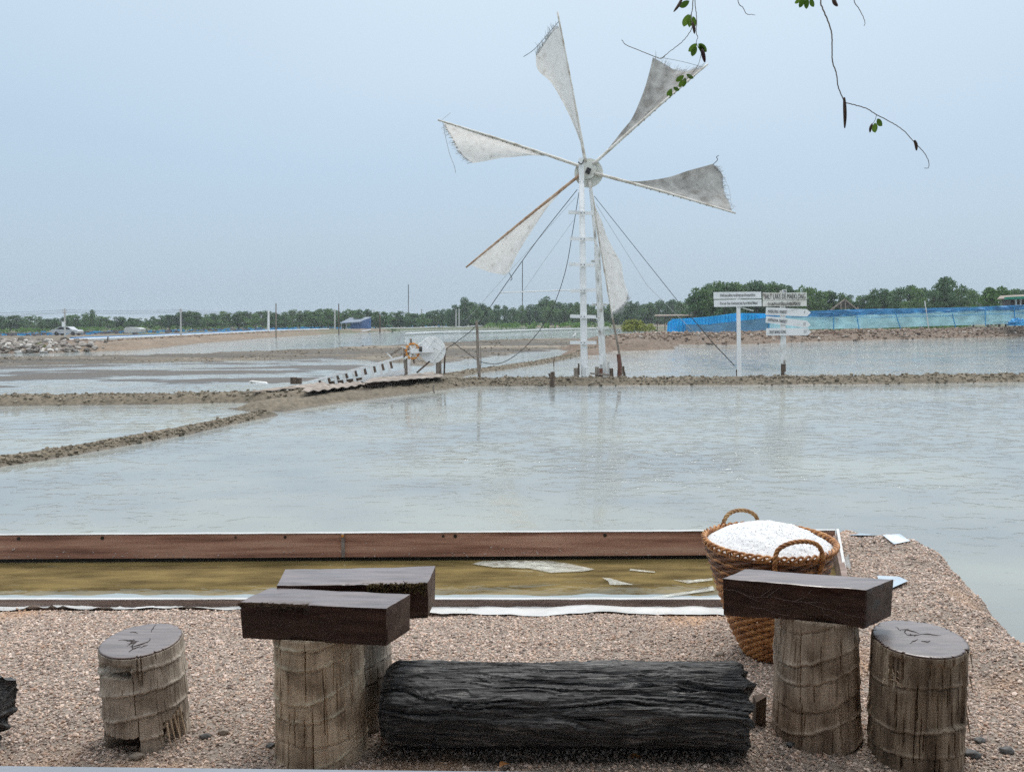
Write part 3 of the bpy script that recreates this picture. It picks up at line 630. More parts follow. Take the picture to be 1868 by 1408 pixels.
# seat on the left, its cut top tilted, a bite out of its foot
c = at(272, 1344, 0); h_ = zat(270, 1169, c[1])
t_ = thing('stump_seat', 'grey palm stump seat with tilted dark top and broken hollow foot', 'stump seat', c)
o, e_ = stump_mesh('trunk', c, .152, h_, B_grey, t_, 11, .095, lean=(-.012, 0), tilt=(-.01, .07), flare=.0, cracks=60, step=.012,
                   notches=[(rad(-112), .62, -.05, .075, .07), (rad(-118), .75, h_ * .80, h_ * .905, .03), (rad(-22), .35, -.05, .11, .05)])
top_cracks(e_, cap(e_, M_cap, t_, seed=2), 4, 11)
b = MB()
for k in range(5):
    a0 = rad(-38 + k * 6); p = c + np.array([.150 * math.cos(a0), .150 * math.sin(a0), .11 + .01 * k]); q = p + np.array([.016 + .008 * (k % 3), -.006, -.10 - .012 * (k % 4)])
    b.beam(p, q, .007, .003, (0, 1, .2), .002)
tag(b.build('bark_splinters', B_tan, t_), kind='stuff')
b = MB(); pp = c + np.array([0, 0, -.02]); b.tube([pp, pp + np.array([0, 0, .16])], .098, 24); b.build('rotten_core', M_core, t_)
# seat on the right
c = at(1668, 1374, 0); h_ = zat(1670, 1166, c[1])
t_ = thing('stump_seat', 'dark frayed palm stump seat with flat glossy top beside the cracked slab table', 'stump seat', c)
o, e_ = stump_mesh('trunk', c, .172, h_, B_dark, t_, 23, .15, tilt=(.015, .02), flare=.0, cracks=110, step=.010, wob=.03,
                   notches=[(rad(-75), .55, h_ * .42, h_ * .93, .014), (rad(-140), .2, h_ * .7, h_ * .95, .012)])
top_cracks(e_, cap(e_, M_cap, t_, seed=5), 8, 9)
b = MB()
for k in range(16):
    a0 = rad(-150 + RNG.uniform(-14, 12)); z0 = h_ * .8 + RNG.uniform(-.03, .02); p = c + np.array([.17 * math.cos(a0), .17 * math.sin(a0), z0])
    b.beam(p, p + np.array([RNG.uniform(-.02, .02), -.02 - RNG.uniform(0, .01), RNG.uniform(-.03, .006)]), .003, .002, (0, 0, 1), .001)
for k in range(14):
    a0 = rad(RNG.choice([-178, -5, -20]) + RNG.uniform(-8, 8)); z0 = h_ * RNG.uniform(.25, .95); p = c + np.array([.176 * math.cos(a0), .176 * math.sin(a0), z0])
    b.beam(p, p + np.array([.010 * math.cos(a0), .01 * math.sin(a0), -RNG.uniform(.03, .07)]), .006, .002, (0, 1, 0), .001)
tag(b.build('loose_fibres', B_tan, t_), kind='stuff')

def slab(name, top, th, m, parent, seed, n=(70, 22, 12), chips=(), rnd=.0035):
    """a thick sawn slab: corners from the four top points (front left, front right, back right, back left), worn edges"""
    top = np.array(top); cc = top.mean(0); b = MB()
    th = np.broadcast_to(np.asarray(th, float), (4,))
    bot = top - np.stack([np.zeros(4), np.zeros(4), th], -1); bot[:, :2] = cc[:2] + (bot[:, :2] - cc[:2]) * .985
    def tri(u, v, w):
        u, v, w = [np.asarray(q)[..., None] for q in (u, v, w)]
        t0 = (top[0] * (1 - u) + top[1] * u) * (1 - v) + (top[3] * (1 - u) + top[2] * u) * v
        b0 = (bot[0] * (1 - u) + bot[1] * u) * (1 - v) + (bot[3] * (1 - u) + bot[2] * u) * v
        return b0 * (1 - w) + t0 * w
    ctr = tri(.5, .5, .5)
    L_ = np.array([np.linalg.norm(top[1] - top[0]), np.linalg.norm(top[3] - top[0]), th.mean()])
    def disp(u, v, w):
        P = tri(u, v, w); d = np.stack([np.minimum(u, 1 - u) * L_[0], np.minimum(v, 1 - v) * L_[1], np.minimum(w, 1 - w) * L_[2]], -1)
        ds_ = np.sort(d, -1); edge = ds_[..., 1]                                   # distance to the nearest edge along the face
        er = rnd * np.exp(-(edge / rnd) ** 2) * (.6 + .8 * np.abs(fbm(P[..., 0] * 9 + seed, P[..., 1] * 9, P[..., 2] * 9, 3)))
        for (u0, u1, v0, w0, amt) in chips:
            k = sstep(u0 - .04, u0, u) * (1 - sstep(u1, u1 + .04, u)) * np.exp(-((v - v0) / .12) ** 2) * np.exp(-((w - w0) / .2) ** 2)
            er = er + amt * k * (.4 + np.abs(fbm(P[..., 0] * 25, P[..., 1] * 25, P[..., 2] * 25 + seed, 3)))
        dirv = ctr - P; dirv = dirv / np.linalg.norm(dirv, axis=-1, keepdims=True); dirv = dirv * np.array([.5, .8, 1.0])
        P = P + dirv * er[..., None] * 1.4
        P[..., 2] += .0022 * fbm(P[..., 0] * 5, P[..., 1] * 22, seed, 4) + .004 * fbm(P[..., 0] * 2, P[..., 1] * 3, seed + 9, 2)
        P[..., 1] += .003 * fbm(P[..., 0] * 4, P[..., 2] * 20, seed + 3, 4)
        return P
    U, V, Wn = [np.linspace(0, 1, k) for k in n]
    def face(a, b_, fn): A, B_ = np.meshgrid(a, b_, indexing='ij'); b.grid(fn(A, B_))
    z = np.zeros; o1 = np.ones_like
    face(U, V, lambda A, B_: disp(A, B_, o1(A))); face(V, U, lambda A, B_: disp(B_, A, 0 * A))
    face(Wn, U, lambda A, B_: disp(B_, 0 * A, A)); face(U, Wn, lambda A, B_: disp(A, o1(A), B_))
    face(V, Wn, lambda A, B_: disp(0 * A, A, B_)); face(Wn, V, lambda A, B_: disp(o1(A), B_, A))
    o = b.build(name, m, parent, smooth=True)
    bm = bmesh.new(); bm.from_mesh(o.data); bmesh.ops.remove_doubles(bm, verts=bm.verts, dist=1e-5); bmesh.ops.recalc_face_normals(bm, faces=bm.faces)
    rt_ = Vector((top[1] - top[0]) / np.linalg.norm(top[1] - top[0]))
    for fc in bm.faces:
        if abs(fc.normal.dot(rt_)) > .8: fc.material_index = 1
    for e in bm.edges: e.smooth = not (len(e.link_faces) == 2 and e.calc_face_angle(0) > .7)
    bm.to_mesh(o.data); bm.free(); o.data.materials.append(M_slab_end)
    return o, tri

# front left table
zt = .64; tp = [at(436, 1098, zt), at(705, 1109, zt), at(749, 1083, zt), at(494, 1071, zt)]
c = at(588, 1362, 0)
t_ = thing('slab_table', 'dark slab table on a tan ringed palm stump in front of the mossy one', 'slab table', c)
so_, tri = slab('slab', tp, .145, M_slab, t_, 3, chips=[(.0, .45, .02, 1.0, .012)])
M_rough = mat('rough_worn_edge', [(.04, .022, .014), (.11, .07, .045), (.20, .14, .10)], (40, 60, 60), .9, .5, (120, 120, 120), .006)
b = MB()
for k in range(330):
    u_ = RNG.uniform(.004, .46); w_ = 1 - abs(RNG.normal(0, .05)) - .012; p = tri(u_, 0.0, w_) + np.array([0, .003, 0]); s_ = RNG.uniform(.002, .005)
    b.beam(p - np.array([RNG.uniform(.003, .012), 0, RNG.normal(0, .001)]), p + np.array([RNG.uniform(.003, .012), -.001, RNG.normal(0, .002)]), s_ * 1.6, s_, (0, .3, 1), s_ * .6)
tag(b.build('worn_edge', M_rough, so_), kind='stuff')
stump_mesh('trunk', c, .168, zt - .140, B_tan, t_, 31, .105, flare=.05, cracks=75, step=.007, wob=.05, rt=.985, tilt=(0, 0))
# back left table with a mossy edge
zt = .65; tp = [at(504, 1068, zt), at(782, 1062, zt), at(795, 1032, zt), at(520, 1038, zt)]
c = at(646, 1303, 0)
t_ = thing('slab_table', 'dark slab table with a mossy front edge behind the tan ringed stump', 'slab table', c)
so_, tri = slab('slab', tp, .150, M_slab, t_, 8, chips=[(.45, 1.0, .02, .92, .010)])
stump_mesh('trunk', c, .168, zt - .145, B_grey, t_, 41, .11, flare=.04, cracks=80, nth=260, nz=100, step=.007, wob=.04)
M_moss = mat('moss_and_bark', [(.04, .028, .012), (.11, .075, .03), (.17, .135, .055)], (60, 60, 60), .95, .6, (120, 120, 120), .01)
b = MB()
for k in range(420):
    u_ = RNG.uniform(.56, .985) ** .9; w_ = 1 - abs(RNG.normal(0, .13)) - .01; p = tri(u_, 0.0, min(w_, .99)) + np.array([0, .004, 0]); s_ = RNG.uniform(.003, .008)
    b.beam(p, p + np.array([RNG.normal(0, .007), -s_ * 1.4, RNG.normal(-.004, .006)]), s_ * .9, s_ * .5, (0, .3, 1), s_ * .2)
tag(b.build('moss_edge', M_moss, so_), kind='stuff')
# right table, cracked front face
zt = .662; tp = [at(1318, 1055, zt), at(1581, 1077, zt), at(1631, 1056, zt), at(1359, 1038, zt)]
c = at(1488, 1336, 0)
t_ = thing('slab_table', 'dark slab table with pale cracks on its front before the salt basket', 'slab table', c)
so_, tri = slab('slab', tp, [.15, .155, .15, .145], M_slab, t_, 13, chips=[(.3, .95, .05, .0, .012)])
stump_mesh('trunk', c, .165, zt - .143, B_brown, t_, 53, .105, flare=.06, cracks=75, step=.009, wob=.045, lean=(-.012, 0), rt=.97)
b = MB()
for line in ([(.0, .72), (.1, .70), (.16, .62), (.26, .58), (.35, .62), (.5, .56), (.6, .55), (.7, .46), (.82, .40), (.9, .33), (1, .32)], [(.15, .63), (.22, .52), (.3, .46), (.42, .44)], [(.32, .62), (.38, .8), (.42, .92)], [(.5, .56), (.58, .68), (.63, .9)],
             [(.2, .3), (.3, .28), (.38, .2), (.48, .18)], [(.28, .62), (.33, .78), (.36, .95)], [(.6, .55), (.68, .6), (.74, .56)], [(.7, .46), (.73, .3), (.8, .22)]):
    L2 = spline([(u_, w_, 0) for u_, w_ in line], 5); q = np.array([tri(u_, 0.0, w_) + np.array([0, -.0006 + .0018 * 0, 0]) for u_, w_, _ in L2])
    q[:, 2] += .004 * fbm(q[:, 0] * 45, 1, 2, 3)
    b.tube(q, np.linspace(.0012, .0006, len(q)), 5)
tag(b.build('crack_lines', M_crackline, so_), kind='stuff')

# ------------------------------------------------------------------ charred logs
M_char = mat('charred_wood', [(.007, .007, .008), (.020, .020, .021), (.075, .075, .077), (.24, .235, .225)], (3.5, 48, 48), .48, 1.0, (10, 150, 150), .009, stops=[.30, .44, .56, .74], dist=1.2, spec=.4)
def char_log(label, A, B, r, seed, stub=None):
    A, B = np.array(A), np.array(B); ax = B - A; L_ = np.linalg.norm(ax); ax /= L_; sd_ = np.cross(ax, (0, 0, 1)); sd_ /= np.linalg.norm(sd_); up = np.cross(sd_, ax)
    n, k = (440, 270) if L_ < 1.7 and seed == 3 else (200, 140); s = np.linspace(0, 1, n); a = np.linspace(0, 2 * math.pi, k, endpoint=False); SS, AA = np.meshgrid(s, a, indexing='ij')
    x = SS * L_; cy, cz = np.cos(AA), np.sin(AA); sw = AA + .25 * SS
    wp = .30 * fbm(x * 1.6 + seed, cy * 1.3, cz * 1.3, 3) + .05 * fbm(x * 6, cy * 3, cz * 3 + seed, 2); sw = AA + .35 * SS + wp
    rr = r * (1 + .05 * np.cos(2 * AA + .6) + .04 * np.cos(4 * AA)) + .014 * fbm(x * 1.0 + seed, cy * 1.4, cz * 1.4, 3)
    g1 = fbm(x * .7 + seed, np.cos(sw) * 8, np.sin(sw) * 8, 4, 2.0, .6); rr = rr + .0065 * g1
    g2 = fbm(x * 1.6, np.cos(sw) * 26 + seed, np.sin(sw) * 26, 3, 2.0, .6); rr = rr + .0035 * g2
    pq = 3.2 * fbm(x * 1.1 + 3, np.cos(sw) * 4.5, np.sin(sw) * 4.5 + seed, 3); pf = np.floor(pq); rr = rr + .004 * (pf + sstep(0, .12, pq - pf))
    rgc = np.random.default_rng(seed)
    for q in range(80):
        a0 = rgc.uniform(0, 6.28); x0 = rgc.uniform(-.1, .95) * L_; ln = rgc.uniform(.08, .5); wd = rgc.uniform(.009, .026); dp = rgc.uniform(.006, .022)
        da = (sw - a0 + math.pi) % (2 * math.pi) - math.pi; rr = rr - dp * np.exp(-(da / wd) ** 2) * sstep(x0, x0 + .05, x) * (1 - sstep(x0 + ln * .6, x0 + ln, x))
    endw = .10 * r / L_; e1 = sstep(0, .055, SS) * (1 - .35 * sstep(.965, 1.0, SS)); taper = .82 + .18 * sstep(0, .045, SS + .02 * fbm(cy * 2, cz * 2, seed, 3)); rr = rr * taper * (1 - .04 * sstep(.985, 1.0, SS))
    xe = x + np.where(SS > .9, .05 * fbm(cy * 3, cz * 3, seed + 4, 3) * sstep(.93, 1, SS), 0)
    P = A + xe[..., None] * ax + (rr * cy)[..., None] * sd_ + (rr * cz)[..., None] * up
    P[..., 2] = np.maximum(P[..., 2], -.01)
    b = MB(); b.grid(P, True)
    for row, rev in ((0, True), (n - 1, False)):
        cen = P[row].mean(0); prev = [row * k + i for i in range(k)]
        for s_ in (.7, .4, .15):
            base = len(b.v); q = cen + (P[row] - cen) * s_ + ax * (.025 * fbm(cy[row] * 4 * s_, cz[row] * 4 * s_, seed + s_, 3))[:, None]
            b.v += [tuple(p) for p in q]; cur = [base + i for i in range(k)]
            for i in range(k):
                f = (prev[i], prev[(i + 1) % k], cur[(i + 1) % k], cur[i]); b.f.append(f[::-1] if not rev else f)
            prev = cur
        b.f.append(tuple(prev))
    base = (A + B) / 2; base[2] = 0
    o = b.build('charred_log', M_char, loc=base, smooth=True); tag(o, label, 'log'); return o
LA = at(704, 1281, .16); LB = at(1352, 1289, .16)
char_log('thick black charred log lying on the gravel between the slab tables', LA, LB, .158, 3)
LA2 = at(-420, 1300, .14); LB2 = at(-32, 1312, .16)
char_log('black charred log whose lumpy end juts in left of the grey stump seat', LA2, LB2, .168, 9)
c = at(1384, 1322, 0); b = MB(); b.hexa([c + np.array(q) for q in ((-.022, -.02, -.01), (.022, -.02, -.01), (.02, .02, -.01), (-.022, .02, -.01))], [c + np.array(q) for q in ((-.018, -.02, .11), (.024, -.02, .135), (.022, .02, .125), (-.02, .02, .12))])
tag(b.build('wood_stake', M_darkpost, loc=c), 'short brown stake in the gravel at the end of the charred log', 'stake')

# ------------------------------------------------------------------ basket of salt
M_cane = mat('brown_cane', [(.12, .046, .017), (.31, .13, .045), (.47, .225, .08), (.56, .32, .13)], (14, 14, 30), .42, .3, (60, 60, 60), .003, stops=[.26, .42, .56, .75])
M_cane_d = mat('dark_cane', [(.05, .02, .01), (.15, .062, .026), (.25, .115, .048)], (14, 14, 30), .42, .3, (60, 60, 60), .003)
M_cane_l = mat('pale_cane', [(.16, .08, .03), (.30, .17, .07), (.42, .27, .12)], (20, 20, 20), .42, .3, (60, 60, 60), .003)
c = at(1398, 1193, 0); ZR = zat(1398, 987, c[1]); sc_b = ZR / .593
t_ = thing('salt_basket', 'tall tapering woven cane basket heaped with salt', 'basket', c)
prof = lambda z: np.interp(z / sc_b, [0, .04, .137, .338, .5, .593], [.100, .124, .174, .242, .292, .315])
ntheta = 240; th = np.linspace(0, 2 * math.pi, ntheta, endpoint=False); NS = 40
nrow = 34
for i in range(nrow):
    z0 = .012 + (ZR - .03) * i / (nrow - 1); amp = .0062 if i < 22 else .0045
    step_ = .010 if i < 22 else .016
    rr = prof(z0) + amp * np.cos(NS / 2 * th + i * math.pi); zz = z0 + .0035 * np.sin(NS / 2 * th + i * math.pi + .8) + .003 * fbm(np.cos(th) * 2, np.sin(th) * 2, i * .7, 2)
    tr = .0092 if i < 22 else .0085
    rows = []
    for q in range(9):
        a0 = 2 * math.pi * q / 9; rows.append(np.stack([c[0] + (rr + .0065 * math.cos(a0)) * np.cos(th), c[1] + (rr + .0065 * math.cos(a0)) * np.sin(th), zz + tr * math.sin(a0)], -1))
    rows.append(rows[0]); b = MB(); b.grid(np.array(rows)[::-1], True); b.build('cane_strand', M_cane if i < 23 else (M_cane_d if i % 3 else M_cane), t_, smooth=True)
for k in range(NS):
    a0 = 2 * math.pi * k / NS + .04; zz = np.linspace(.0, ZR, 18); rr = prof(zz) - .001
    b = MB(); b.tube(np.stack([c[0] + rr * math.cos(a0), c[1] + rr * math.sin(a0), zz], -1), .004, 5); b.build('stake', M_cane_d, t_, smooth=True)
b = MB()      # braided rim: a chain of slanting loops
for k in range(52):
    a0 = 2 * math.pi * k / 52; pts = []
    for q in np.linspace(0, 1, 9):
        a1 = a0 + q * .26; pts.append((c[0] + (prof(ZR) + .010 * math.sin(q * math.pi * 2)) * math.cos(a1), c[1] + (prof(ZR) + .010 * math.sin(q * math.pi * 2)) * math.sin(a1), ZR - .012 + .026 * math.sin(q * math.pi)))
    b.tube(pts, .0068, 6)
tag(b.build('rim', M_cane, t_, smooth=True))
b = MB(); zz = np.array([0.0, .004]); b.add([tuple(c + np.array([.105 * math.cos(a), .105 * math.sin(a), .006])) for a in th[::6]], [tuple(range(len(th[::6])))]); b.build('basket_floor', M_cane_d, t_)
def handle(ang, span, rise, m, down):
    ca, sa = math.cos(ang), math.sin(ang); tng = np.array([-sa, ca, 0]); rad_ = np.array([ca, sa, 0]); pts = []
    def P(s_, z, dr): 
        a1 = ang + s_ / prof(ZR); r_ = prof(min(z, ZR)) + dr
        return np.array([c[0] + r_ * math.cos(a1), c[1] + r_ * math.sin(a1), z])
    for z in (ZR - down, ZR - down * .5, ZR): pts.append(P(-span / 2, z, .02))
    for q in np.linspace(.12, .88, 7): pts.append(P(-span / 2 * math.cos(q * math.pi) * 1.0, ZR + rise * math.sin(q * math.pi) ** .75, .012))
    for z in (ZR, ZR - down * .5, ZR - down): pts.append(P(span / 2, z, .02))
    S_ = spline(pts, 10); T_ = np.gradient(S_, axis=0); T_ /= np.linalg.norm(T_, axis=1)[:, None]
    s_len = np.concatenate([[0], np.cumsum(np.linalg.norm(np.diff(S_, axis=0), axis=1))]); b = MB()
    for j in range(3):
        n1 = rad_[None] - T_ * (T_ @ rad_)[:, None]; n1 /= np.linalg.norm(n1, axis=1)[:, None]; n2 = np.cross(T_, n1); f = s_len * 95 + j * 2 * math.pi / 3
        b.tube(S_ + .0058 * (np.cos(f)[:, None] * n1 + np.sin(f)[:, None] * n2), .0061, 7)
    return b.build('handle', m, t_, smooth=True)
handle(rad(-90 + 7), .225, .092, M_cane, .10)
handle(rad(90 + 9), .19, .078, M_cane_l, .08)
M_salt = mat('sea_salt', [(.62, .64, .66), (.72, .735, .75), (.78, .79, .80)], (60, 60, 60), .7, .5, (220, 220, 220), .004, spec=.3)
rr = np.concatenate([np.linspace(0.004, .9, 46), np.linspace(.905, 1, 6)]); R_ = prof(ZR) - .012; RR, TT = np.meshgrid(rr, th, indexing='ij')
x = c[0] + RR * R_ * np.cos(TT); y = c[1] + RR * R_ * np.sin(TT)
hz = ZR - .012 + .098 * (1 - RR ** 2.1) + .007 * fbm(x * 14, y * 14, 1, 4) * (1 - RR ** 6) + .004 * fbm(x * 60, y * 60, 2, 3)
b = MB(); b.grid(np.stack([x, y, hz], -1), True); n = len(th); b.f.append(tuple(range(n))[::-1])
skirt = np.stack([np.stack([c[0] + R_ * np.cos(th), c[1] + R_ * np.sin(th), hz[-1]], -1), np.stack([c[0] + (R_ - .03) * np.cos(th), c[1] + (R_ - .03) * np.sin(th), hz[-1] * 0 + ZR - .12], -1)]); b.grid(skirt, True)
b.f.append(tuple(len(b.v) - n + i for i in range(n)))
tag(b.build('salt_heap', M_salt, loc=(c[0], c[1], ZR - .12), smooth=True), 'mound of white salt filling the woven basket', 'salt')

rgs = np.random.default_rng(5); nsl = 2600; ra_ = np.sqrt(rgs.random(nsl)) * .98; ta_ = rgs.uniform(0, 6.283, nsl); xs_ = c[0] + ra_ * R_ * np.cos(ta_); ys_ = c[1] + ra_ * R_ * np.sin(ta_)
zs_ = ZR - .012 + .098 * (1 - ra_ ** 2.1) + .007 * fbm(xs_ * 14, ys_ * 14, 1, 4) * (1 - ra_ ** 6) + .004 * fbm(xs_ * 60, ys_ * 60, 2, 3)
scatter('salt_crystals', np.stack([xs_, ys_, zs_], -1), rgs.lognormal(math.log(.0019), .35, nsl).clip(.0012, .007), [(.66, .68, .70), (.74, .755, .77), (.8, .81, .82)], 'loose coarse white crystals strewn over the salt mound', 'salt crystals', seed=6, rough=.4, flat=.8)
# ------------------------------------------------------------------ loose stones and leaves on the gravel
M_st = [mat('stone_grey', [(.06, .06, .06), (.14, .14, .14)], (20, 20, 20), .55, .2), mat('stone_tan', [(.22, .18, .14), (.36, .31, .26)], (20, 20, 20), .6, .2)]
for k, (x, y, s_, mi, lb) in enumerate([(250, 1388, .022, 1, 'pale rounded stone in front of the grey stump seat'), (516, 1384, .024, 0, 'dark stone against the foot of the tan stump'), (494, 1362, .016, 0, 'dark pointed stone left of the tan stump'),
        (375, 1348, .018, 0, 'grey stone beside the splintered foot of the grey seat'), (408, 1340, .018, 1, 'tan stone on the gravel between the grey seat and tan stump'), (1600, 1255, .012, 1, 'small pale stone behind the frayed stump seat'),
        (1786, 1358, .018, 0, 'grey stone at the right of the frayed stump seat'), (1772, 1385, .026, 0, 'dark stone leaning at the frayed stump seat foot'), (1835, 1376, .022, 0, 'flat dark stone on open gravel by the frayed seat'), (1443, 1362, .016, 0, 'grey stone before the cracked slab table stump'),
        (758, 1163, .014, 1, 'small tan stone behind the charred log'), (1313, 1196, .018, 1, 'tan stone near the foot of the salt basket')]):
    p = at(x, y, 0); p[2] = bank_height(p[:1], p[1:2])[0][0]; bm = bmesh.new(); bmesh.ops.create_icosphere(bm, subdivisions=3, radius=s_); v = np.array([q.co for q in bm.verts])
    v = v * (1 + .3 * fbm(v[:, 0] / s_ + k * 3, v[:, 1] / s_, v[:, 2] / s_, 3))[:, None] * np.array([1.25, .85, .65]) + p + np.array([0, 0, s_ * .35])
    f = [tuple(q.index for q in fc.verts) for fc in bm.faces]; bm.free()
    tag(mesh_obj('stone', v, f, M_st[mi], loc=p, smooth=True), lb, 'stone')
M_dry = mat('dry_leaf', [(.22, .08, .03), (.42, .19, .06), (.5, .27, .1)], (30, 30, 30), .6, .2)
for k, (x, y, L_, an, lb) in enumerate([(1160, 1383, .05, .2, 'orange dry leaf on the gravel in front of the charred log'), (920, 1397, .05, .8, 'reddish dry leaf on the gravel by the charred log middle'), (868, 1363, .04, 2.4, 'brown dry leaf tucked against the charred log'), (356, 1052, .0, 0, '')]):
    if not L_: continue
    p = at(x, y, .012); q = np.linspace(0, 1, 9); wd = .32 * L_ * np.sin(q * math.pi) ** .8; ca, sa = math.cos(an), math.sin(an); G = []
    for j in (-1, -.5, 0, .5, 1):
        lx = (q - .5) * L_; ly = wd * j; G.append(np.stack([p[0] + lx * ca - ly * sa, p[1] + lx * sa + ly * ca, p[2] + .007 + .25 * np.abs(ly) + .006 * np.sin(q * 5)], -1))
    b = MB(); b.grid(np.array(G)); tag(b.build('dry_leaf', M_dry, loc=p, smooth=True), lb, 'leaf')

# ------------------------------------------------------------------ bench close to the camera, its top just in frame; an unseen roof and wall that shade the foreground
zt = .74; A = at(-220, 1394, zt); B = at(1150, 1409.5, zt); dpt = np.array([0, -.36, 0])
t_ = thing('bench', 'smooth bench top tinted with pale sky reflection cutting along the front of the gravel', 'bench', ((A + B) / 2 - np.array([0, .18, zt])))
b = MB(); b.hexa([A + dpt - (0, 0, .05), B + dpt - (0, 0, .05), B - (0, 0, .05), A - (0, 0, .05)], [A + dpt, B + dpt, B, A]); b.build('board', mat('bench_sky_tint', [(.30, .34, .40), (.40, .44, .50)], (3, 14, 14), .3, .1, coat=.5), t_)  # reflected sky is put into the board's grey-blue colour
for q in (.2, .8):
    p = A + (B - A) * q + dpt / 2; b = MB(); b.beam((p[0], p[1], -.05), (p[0], p[1], zt - .052), .1, .1, (0, 1, 0)); b.build('leg', M_darkpost, t_)
t_ = thing('unseen_roof', 'unseen dark timber roof with posts shading the foreground from behind the bench', 'roof', (0, -1, 0))
M_roof = mat('dark_roof_boards', [(.035, .026, .02), (.08, .06, .045)], (3, 20, 20), .85, .2)
b = MB(); b.hexa([(-6, -4, 3.45), (5, -4, 3.45), (5, 2.0, 2.78), (-6, 2.0, 2.78)], [(-6, -4, 3.5), (5, -4, 3.5), (5, 2.0, 2.83), (-6, 2.0, 2.83)]); b.build('roof_panel', M_roof, t_)
for x in (-5.6, 4.6):
    for y in (-3.6, .2):
        b = MB(); b.beam((x, y, -.6), (x, y, 3.43 - (y + 4) * .1117), .12, .12, (0, 1, 0)); b.build('post', M_darkpost, t_)
b = MB(); b.box((-.5, -4.1, 1.45), (11, .08, 4.1)); b.build('back_wall', M_roof, t_)

# ------------------------------------------------------------------ the windmill
def gz(x, y): return float(pan_height(np.array([x]), np.array([y]))[0][0])
def ground_at(px, py, guess=-.1):
    z = guess
    for _ in range(4): p = at(px, py, z); z = .5 * z + .5 * max(gz(p[0], p[1]), WZ - .05)
    p = at(px, py, z); return p
base = at(1066, 681, -.16); YP = base[1]; YW = YP + .42
wm = thing('windmill', 'tall white salt-pan windmill with six ragged triangular cloth sails', 'windmill', (base[0], YP, -.2))
def PY(x, y, d=0.0): return aty(x, y, YP + d)
def PW(x, y, d=0.0): return aty(x, y, YW + d)
b = MB(); q0, q1 = PY(1066, 684), PY(1061, 330); b.tube([q0 - (0, 0, .2), q0, (q0 + q1) / 2, q1], [.125, .125, .112, .088], 10); b.build('pole', M_paint, wm, smooth=True)
b = MB(); b.beam(PY(1061, 332), PY(1060, 289), .16, .16, (0, 1, 0)); pt = b.build('pole_head', M_paint, wm)
b = MB(); b.tube(spline([PY(1055, 296, -.1), PY(1058, 299, -.13), PY(1062, 299, -.13), PY(1065, 292, -.1)], 4), .018, 6); b.build('iron_hook', M_iron, pt)
b = MB(); b.beam(PY(1101, 683, .1) - (0, 0, .1), PY(1089, 450, .1), .22, .13, (0, 1, 0), .19); b.build('rear_board', M_paint_old, wm)
b = MB(); b.beam(PY(1088, 455, .15), PY(1077, 345, .18), .10, .09, (0, 1, 0), .08); b.build('rear_spar', M_paint_old, wm)
for y_, x0, x1 in ((388.5, 1037, 1083), (436, 1040, 1084), (483, 1038, 1085), (530, 1041, 1087), (577.5, 1040, 1087), (625, 1040, 1088)):
    b = MB(); dy = RNG.uniform(-1, 1); b.beam(PY(x0, y_ + dy, -.16), PY(x1, y_ - dy, -.16), .05, .115, (0, 0, 1)); st = b.build('step', M_paint, wm)
    for xx in (1060, 1066): p = PY(xx, y_, -.19); b = MB(); b.tube([p, p - (0, .012, 0)], .016, 6); b.build('bolt', M_iron, st)
for y_, x0, x1 in ((556, 1079, 1108), (598.5, 1087, 1110), (477, 1078, 1086)):
    b = MB(); b.beam(PY(x0, y_, .24), PY(x1, y_ - .5, .24), .05, .08, (0, 0, 1)); b.build('rear_step', M_paint_old, wm)
b = MB(); b.tube([PY(911, 534, -.05), PY(990, 531, -.05), PY(1062, 529, -.05)], .022, 6); b.build('boom', M_paint, wm)
# hub and disc
hc = PW(1072, 313)
def disc(cpt, r, th, n=40):
    a = np.linspace(0, 2 * math.pi, n, endpoint=False); return [tuple(cpt + np.array([r * math.cos(q), -th / 2, r * math.sin(q)])) for q in a]
b = MB(); b.prism(disc(PW(1074, 316, .06), .49, .04), (0, .04, 0)); hb = b.build('hub_disc', M_disc, wm)
b = MB(); b.prism(disc(PW(1071, 310, -.02), .31, .05), (0, .05, 0)); b.build('hub_plate', M_disc, hb)
b = MB(); b.tube([PW(1072, 313, -.46), PW(1072, 312, .2)], .055, 10); b.build('axle', M_iron, wm)
b = MB(); b.box(PW(1073, 312, -.2), (.16, .2, .17), Matrix.Rotation(.4, 3, 'Y')); b.build('bearing', M_iron, wm)
M_sail_shade = mat('shaded_grey_sail', [(.16, .15, .135), (.34, .33, .31), (.52, .51, .49)], (2.6, 2.6, 2.6), .9, .3, (40, 40, 40), .02, stops=[.28, .45, .68], transl=.3)  # darker cloth colour paints in the shade of two tilted sails
